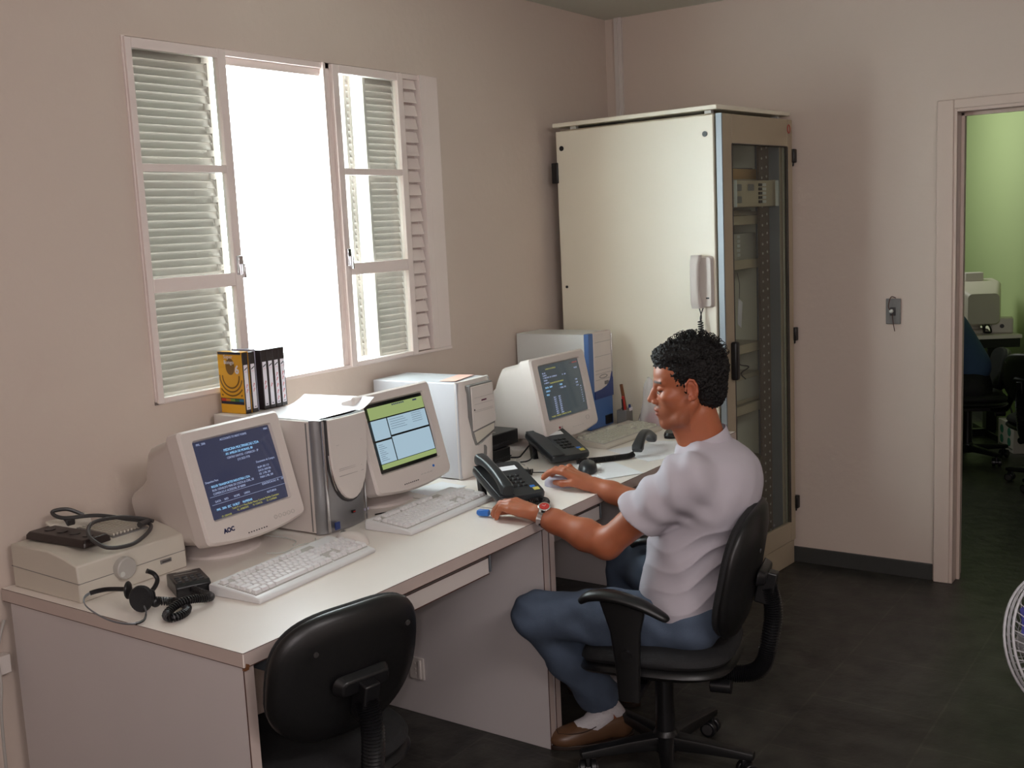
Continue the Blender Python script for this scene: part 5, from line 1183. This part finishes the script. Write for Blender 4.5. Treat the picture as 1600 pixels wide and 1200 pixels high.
for k in range(330):
    th, ph_ = rs_.rand() * 2 * PI, rs_.rand() ** .8 * 1.25
    n_ = V3(math.sin(ph_) * math.cos(th), math.sin(ph_) * math.sin(th), math.cos(ph_)); c0 = V3(-.022, 0, .046) + n_ * V3(.100, .081, .093)
    if c0[0] > .070 and c0[2] < .075: continue
    t1 = np.cross(n_, rs_.normal(size=3)); t1 /= np.linalg.norm(t1); r_ = .005 + rs_.rand() * .005; pts = []
    for j in range(8): a_ = j * .62; pts.append(tuple(hp(*(c0 + t1 * r_ * math.sin(a_) + n_ * (r_ * (1 - math.cos(a_)) * 1.05 - .002)))))
    mb.tube(pts, [.0013] * 5 + [.001, .0008, .0005], 4)
obj('hair_curls', mb, 'hair', hair)

# ---- shirt
Sh = Field(rng((2.50, 3.12, .0034)), rng((1.05, 1.62, .0034)), rng((.415, 1.02, .0034)))
Sh.ell((2.775, 1.350, .515), (.178, .140, .125), BT_); Sh.ell((2.785, 1.345, .64), (.160, .128, .16), BT_, .06); Sh.ell((2.822, 1.292, .81), (.182, .128, .170), BT_, .06)
Sh.ell((2.838, 1.262, .865), (.155, .105, .115), BT_, .05)
Sh.cap(shL + V3(.02, 0, .0), shR - V3(.02, 0, 0), .064, k=.05)
for sh, el, r0, r1, fr_, fc_ in ((shL, elL, .070, .074, .56, .57), (shR, elR, .066, .070, .56, .60)):
    SL = Field(Sh.x, Sh.y, Sh.z); SL.V += 1.0
    SL.cap(sh, sh + (el - sh) * (fr_ + .25), r0, r1, .01)
    u2 = (el - sh) / np.linalg.norm(el - sh) + V3(0, 0, -.05); u2 /= np.linalg.norm(u2); c = sh + (el - sh) * fc_
    SL.V = np.maximum(SL.V, ((SL.x[:, None, None] - c[0]) * u2[0] + (SL.y[None, :, None] - c[1]) * u2[1] + (SL.z[None, None, :] - c[2]) * u2[2]).astype(np.float32))
    h_ = np.clip(.5 + .5 * (SL.V - Sh.V) / .035, 0, 1); Sh.V = (SL.V * (1 - h_) + Sh.V * h_ - .035 * h_ * (1 - h_)).astype(np.float32)
Sh.cap((2.832, 1.295, .90), (2.815, 1.310, .952), .080, .070, .03)
X, Y, Z = Sh.x[:, None, None], Sh.y[None, :, None], Sh.z[None, None, :]
lat = (X - 2.80) * tl[0] + (Y - 1.33) * tl[1]; fwd = (X - 2.80) * tf[0] + (Y - 1.33) * tf[1]
wst = np.clip((.80 - Z) / .12, 0, 1); ph = Z * 95 + fwd * 38 + 2.0 * np.sin(lat * 18 + Z * 14) + 1.6 * np.sin(fwd * 24 - Z * 9)
Sh.V += (wst * (np.abs(np.sin(ph * .5)) ** .7 - .6) * .0135 * (.55 + .45 * np.sin(fwd * 16 + lat * 11 + 1)) ).astype(np.float32)
up = np.clip((Z - .76) / .08, 0, 1); ph = (Z * 60 - fwd * 70 + lat * 20) + 1.5 * np.sin(Z * 22 + lat * 12)
Sh.V += (up * np.clip(fwd + .12, 0, .16) / .16 * np.sin(ph) * .0062).astype(np.float32)
Sh.V += (lump(X, Y, Z, 24, 9) * .0045).astype(np.float32)
# cut sleeve hems, waist hem, neck opening
def halfspace(Fd, c, n, lo, hi):
    sl, X, Y, Z = Fd.sub(lo, hi); Fd.V[sl] = np.maximum(Fd.V[sl], ((X - c[0]) * n[0] + (Y - c[1]) * n[1] + (Z - c[2]) * n[2]).astype(np.float32))
for sh, el in ((shL, elL), (shR, elR)): Sh.cap(sh + (el - sh) * .46, sh + (el - sh) * .66, .054, .057, .004, 's')
halfspace(Sh, (2.775, 1.35, .462), (-.10 * tf[0], -.10 * tf[1], -1), (2.4, 1.0, .3), (3.2, 1.7, .56))
Sh.cap((2.822, 1.300, .955), (2.790, 1.332, 1.08), .0615, .066, .004, 's')
Ps, Fs = Sh.mesh(); shirt, _ = mobj('shirt', Ps, Fs, 'shirt', person)
# soft collar band
mb = MB(); secs = []
cc, ca = V3(2.8185, 1.3035, .985), V3(-.22, .20, .96); ca /= np.linalg.norm(ca); e1 = np.cross(ca, hl); e1 /= np.linalg.norm(e1); e2 = np.cross(ca, e1)
for (h_, r_) in ((-.030, .071), (.0, .0675), (.014, .066), (.016, .0635), (.0, .064), (-.03, .064)):
    secs.append([tuple(cc + e1 * (r_ * math.cos(a_)) + e2 * (r_ * math.sin(a_)) + ca * (h_ * (1 + .25 * math.cos(a_)))) for a_ in [2 * PI * i / 40 for i in range(40)]])
mb.loft(secs, caps=False); obj('collar', mb, 'shirt', shirt, smooth=60)

# ---- jeans
J = Field(rng((2.42, 3.16, .0042)), rng((1.15, 1.86, .0042)), rng((.08, .62, .0042)))
J.ell((2.780, 1.335, .492), (.172, .128, .098), BT_)
def leg(hip, kn, an, hem, flare):
    J.chain([hip, hip + (kn - hip) * .5, kn], [.088, .080, .066], .04); J.chain([kn, kn + (an - kn) * .45, hem], [.064, .062, flare], .03)
hemL = anL + (knL - anL) * .10; hemR = anR + (knR - anR) * .16
leg(hipL, knL, anL, hemL, .066); leg(hipR, knR, anR, hemR, .060)
X, Y, Z = J.x[:, None, None], J.y[None, :, None], J.z[None, None, :]
J.V += (lump(X, Y, Z, 30, 4) * .004 + np.sin(Z * 80 + X * 60 + 2 * np.sin(Y * 30)) * .0022).astype(np.float32)
for hem, kn, an in ((hemL, knL, anL), (hemR, knR, anR)):
    n_ = (an - kn) / np.linalg.norm(an - kn); n2 = n_ * .6 + V3(0, 0, -.4); n2 /= np.linalg.norm(n2); halfspace(J, hem, n2, hem - .13, hem + .13); J.cap(hem + (kn - an) * .06, an, .052, .06, .004, 's')
halfspace(J, (2.78, 1.34, .55), (0, 0, 1), (2.6, 1.1, .5), (2.95, 1.5, .66))
Pj, Fj = J.mesh(); jeans, _ = mobj('jeans', Pj, Fj, 'denim', person)
# ---- socks and shoes
def shoe(an, fd, nm):
    fd = fd / np.linalg.norm(fd); sd = V3(-fd[1], fd[0], 0); Bf = np.stack([fd, sd, V3(0, 0, 1)], 1); o_ = an.copy(); o_[2] = 0
    lo = o_ - .17; hi = o_ + .25; lo[2] = -.01; hi[2] = .17
    K = Field(*[rng((lo[i], hi[i], .0032)) for i in range(3)])
    K.ell(o_ + fd * -.035 + V3(0, 0, .045), (.042, .034, .046), Bf); K.ell(o_ + fd * .05 + V3(0, 0, .040), (.085, .038, .040), Bf, .02); K.ell(o_ + fd * .130 + V3(0, 0, .030), (.068, .043, .032), Bf, .03)
    K.ell(o_ + fd * .0 + V3(0, 0, .060), (.060, .033, .030), Bf, .02)
    K.ell(o_ + fd * .012 + V3(0, 0, .115), (.052, .030, .044), Bf, .004, 's')
    X, Y, Z = K.x[:, None, None], K.y[None, :, None], K.z[None, None, :]
    K.V[:] = np.maximum(K.V, (.010 - Z))
    p_, f_ = K.mesh(); s_, _ = mobj('shoe', p_, f_, 'leather', person)
    mb = MB(); out = []
    for i in range(40):
        a_ = 2 * PI * i / 40; cx = math.cos(a_); cy = math.sin(a_)
        x = .060 + .138 * cx; wd = .037 + .008 * math.sin(PI * max(0, min(1, (x + .07) / .27))) ; out.append((x, wd * abs(cy) ** .75 * math.copysign(1, cy)))
    mb.prism([tuple((o_ + fd * x + sd * y)[:2]) for x, y in out], .0005, .014, 'z'); obj('sole', mb, 'sole', s_, bevel=.002)
    mb = MB()
    for sg in (-1, 1): mb.tube(spline([tuple(o_ + fd * x + sd * (sg * y) + V3(0, 0, z)) for x, y, z in ((.170, .018, .052), (.13, .036, .053), (.09, .041, .057), (.055, .037, .066))], 6), .0013, 5)
    mb.tube(spline([tuple(o_ + fd * .172 + sd * y + V3(0, 0, z)) for y, z in ((-.018, .051), (0, .056), (.018, .051))], 6), .0013, 5); obj('stitching', mb, 'sole', s_)
    mb = MB(); secs = []
    kn = knL if nm == 'L' else knR; ax = (kn - an) / np.linalg.norm(kn - an)
    for t_, r_ in ((-.045, .030), (-.02, .036), (.0, .037), (.03, .037), (.07, .038), (.10, .036)):
        c = an + ax * t_; secs.append([tuple(c + fd * (r_ * 1.18 * math.cos(a_)) + sd * (r_ * math.sin(a_))) for a_ in [2 * PI * i / 24 for i in range(24)]])
    mb.loft(secs); mb.tube(spline([tuple(an + ax * .05), tuple(an + fd * .01 - V3(0, 0, .005)), tuple(an + fd * .055 - V3(0, 0, .045)), tuple(an + fd * .11 - V3(0, 0, .066))], 5), [.037] * 6 + [.0375] * 5 + [.034] * 4 + [.026], 20); obj('sock', mb, 'sock', person, smooth=60)
shoe(anL, fdL, 'L'); shoe(anR, fdR, 'R')

# ---- wristwatch on the left wrist, blue cap between the fingers
wa = (wrL - elL) / np.linalg.norm(wrL - elL); wc = wrL - wa * .022; wu = V3(-.35, 0, 1); wu -= wa * (wu @ wa); wu /= np.linalg.norm(wu); ws = np.cross(wa, wu)
mb = MB(); secs = []
mb.v = []; ring = []
for i in range(36):
    a_ = 2 * PI * i / 36; dr = wu * math.cos(a_) + ws * math.sin(a_); r_ = .0305
    ring.append([tuple(wc + dr * (r_ + dd) + wa * ww) for dd, ww in ((0, -.008), (.0028, -.008), (.0028, .008), (0, .008))])
mb.loft(ring + [ring[0]], caps=False); w_ = obj('wristwatch', mb, 'chrome', person)
mb = MB(); mb.tube([wc + wu * .030, wc + wu * .040], [.020, .019], 28); cs_ = obj('watch_case', mb, 'chrome', w_, bevel=.001)
mb = MB(); mb.tube([wc + wu * .0398, wc + wu * .0405], [.0150, .0150], 28); obj('watch_dial', mb, 'red', w_)
mb = MB(); mb.tube([wc + wu * .0406, wc + wu * .0406 + wa * .009], [.0008, .0005], 4); mb.tube([wc + wu * .0406, wc + wu * .0406 + ws * .007], [.0009, .0006], 4); obj('watch_hands', mb, 'white', w_)
pc_ = thing('eraser', 'small bright blue eraser held in the fingertips of the left hand', 'eraser', (2.578, 1.934, DZ + .002), R(100))
mb = MB(); mb.loft([[(x, y, z) for y, z in rrect(.020 * s_, .020 * s_, .006, 3, 0, .011)] for x, s_ in ((-.020, .85), (-.017, 1), (.012, 1), (.019, .7))]); obj('body', mb, 'bluep', pc_, smooth=40)
mb = MB(); mb.box(.004, .014, -.0105, -.0095, .006, .012); obj('label_strip', mb, 'wire', pc_)

# ---- person standing in the next room, seen past the door frame
q = V3(7.22, 1.53, 0); a_ = R(112); nf = V3(math.cos(a_), math.sin(a_), 0); ns = V3(-nf[1], nf[0], 0); up = V3(0, 0, 1)
N_ = Field(rng((6.75, 7.6, .012)), rng((1.2, 2.25, .012)), rng((0, 1.3, .012)))
N_.cap(q + up * .50, q + nf * .14 + up * .82, .11, .13, .06); N_.cap(q + nf * .16 - ns * .13 + up * .87, q + nf * .16 + ns * .13 + up * .87, .06, k=.05); N_.cap(q + nf * .17 + up * .86, q + nf * .25 + up * 1.0, .05, k=.03); N_.ell(q + nf * .31 + up * 1.06, (.085, .085, .11), k=.02)
for s_ in (-1, 1):
    N_.cap(q + ns * .09 * s_ + up * .48, q + nf * .40 + ns * .12 * s_ + up * .46, .08, .055, .03); N_.cap(q + nf * .40 + ns * .12 * s_ + up * .46, q + nf * .34 + ns * .12 * s_ + up * .05, .05, .035, .02)
    N_.cap(q + nf * .16 + ns * .17 * s_ + up * .86, q + nf * .26 + ns * .2 * s_ + up * .62, .045, .035, .02); N_.cap(q + nf * .26 + ns * .2 * s_ + up * .62, q + nf * .44 + ns * .15 * s_ + up * .58, .033, .025, .02)
Pn, Fn = N_.mesh(); np_, _ = mobj('person', Pn, Fn, mat('brown skin', S(140, 84, 56), .5), None)
tag(np_, 'bent seated person in blue shirt behind the door frame in the green room', 'person')
N2 = Field(rng((6.75, 7.6, .012)), rng((1.2, 2.25, .012)), rng((.4, 1.1, .012)))
N2.cap(q + up * .60, q + nf * .14 + up * .82, .135, .15, .06); N2.cap(q + nf * .16 - ns * .13 + up * .87, q + nf * .16 + ns * .13 + up * .87, .078, k=.05)
for s_ in (-1, 1): N2.cap(q + nf * .16 + ns * .17 * s_ + up * .86, q + nf * .23 + ns * .19 * s_ + up * .70, .06, .055, .03)
p_, f_ = N2.mesh(); mobj('shirt', p_, f_, 'bluecloth', np_)
N3 = Field(rng((6.75, 7.6, .012)), rng((1.2, 2.25, .012)), rng((.03, .7, .012)))
N3.cap(q + up * .46 - nf * .02, q + up * .53, .125, k=.05)
for s_ in (-1, 1): N3.cap(q + ns * .09 * s_ + up * .48, q + nf * .40 + ns * .12 * s_ + up * .46, .095, .07, .03); N3.cap(q + nf * .40 + ns * .12 * s_ + up * .46, q + nf * .34 + ns * .12 * s_ + up * .08, .065, .055, .02)
p_, f_ = N3.mesh(); mobj('trousers', p_, f_, 'fabric', np_)
mb = MB(); mb.ball(tuple(q + nf * .30 + up * 1.08), (.094, .094, .11), 12); obj('hair', mb, 'hair', np_)
office_chair('dark chair of the seated person in the green room', (7.22, 1.53), a_, .43, R(20), back=(0, -.22, .58), back_w=.38, back_h=.26, arms=False)

# ---- repeats of one kind share a group
GROUPS = {'crt_monitor': 'cathode ray monitors on the desks', 'keyboard': 'keyboards along the desks', 'computer_tower': 'computer towers standing on the desks', 'office_chair': 'black swivel office chairs', 'desk_telephone': 'charcoal desk telephones', 'computer_mouse': 'mice on the desks', 'office_desk': 'office desks', 'paper_sheet': 'loose papers on the desks', 'coiled_cord': 'coiled telephone cords', 'network_box': 'stacked black network boxes', 'cassette_sleeve': 'cassette sleeves in the tape row', 'cable_duct': 'white wall cable ducts'}
for o in list(COL.objects):
    if o.parent is None and o.get('label') and o.name.split('.')[0] in GROUPS and not o.get('group'): o['group'] = GROUPS[o.name.split('.')[0]]
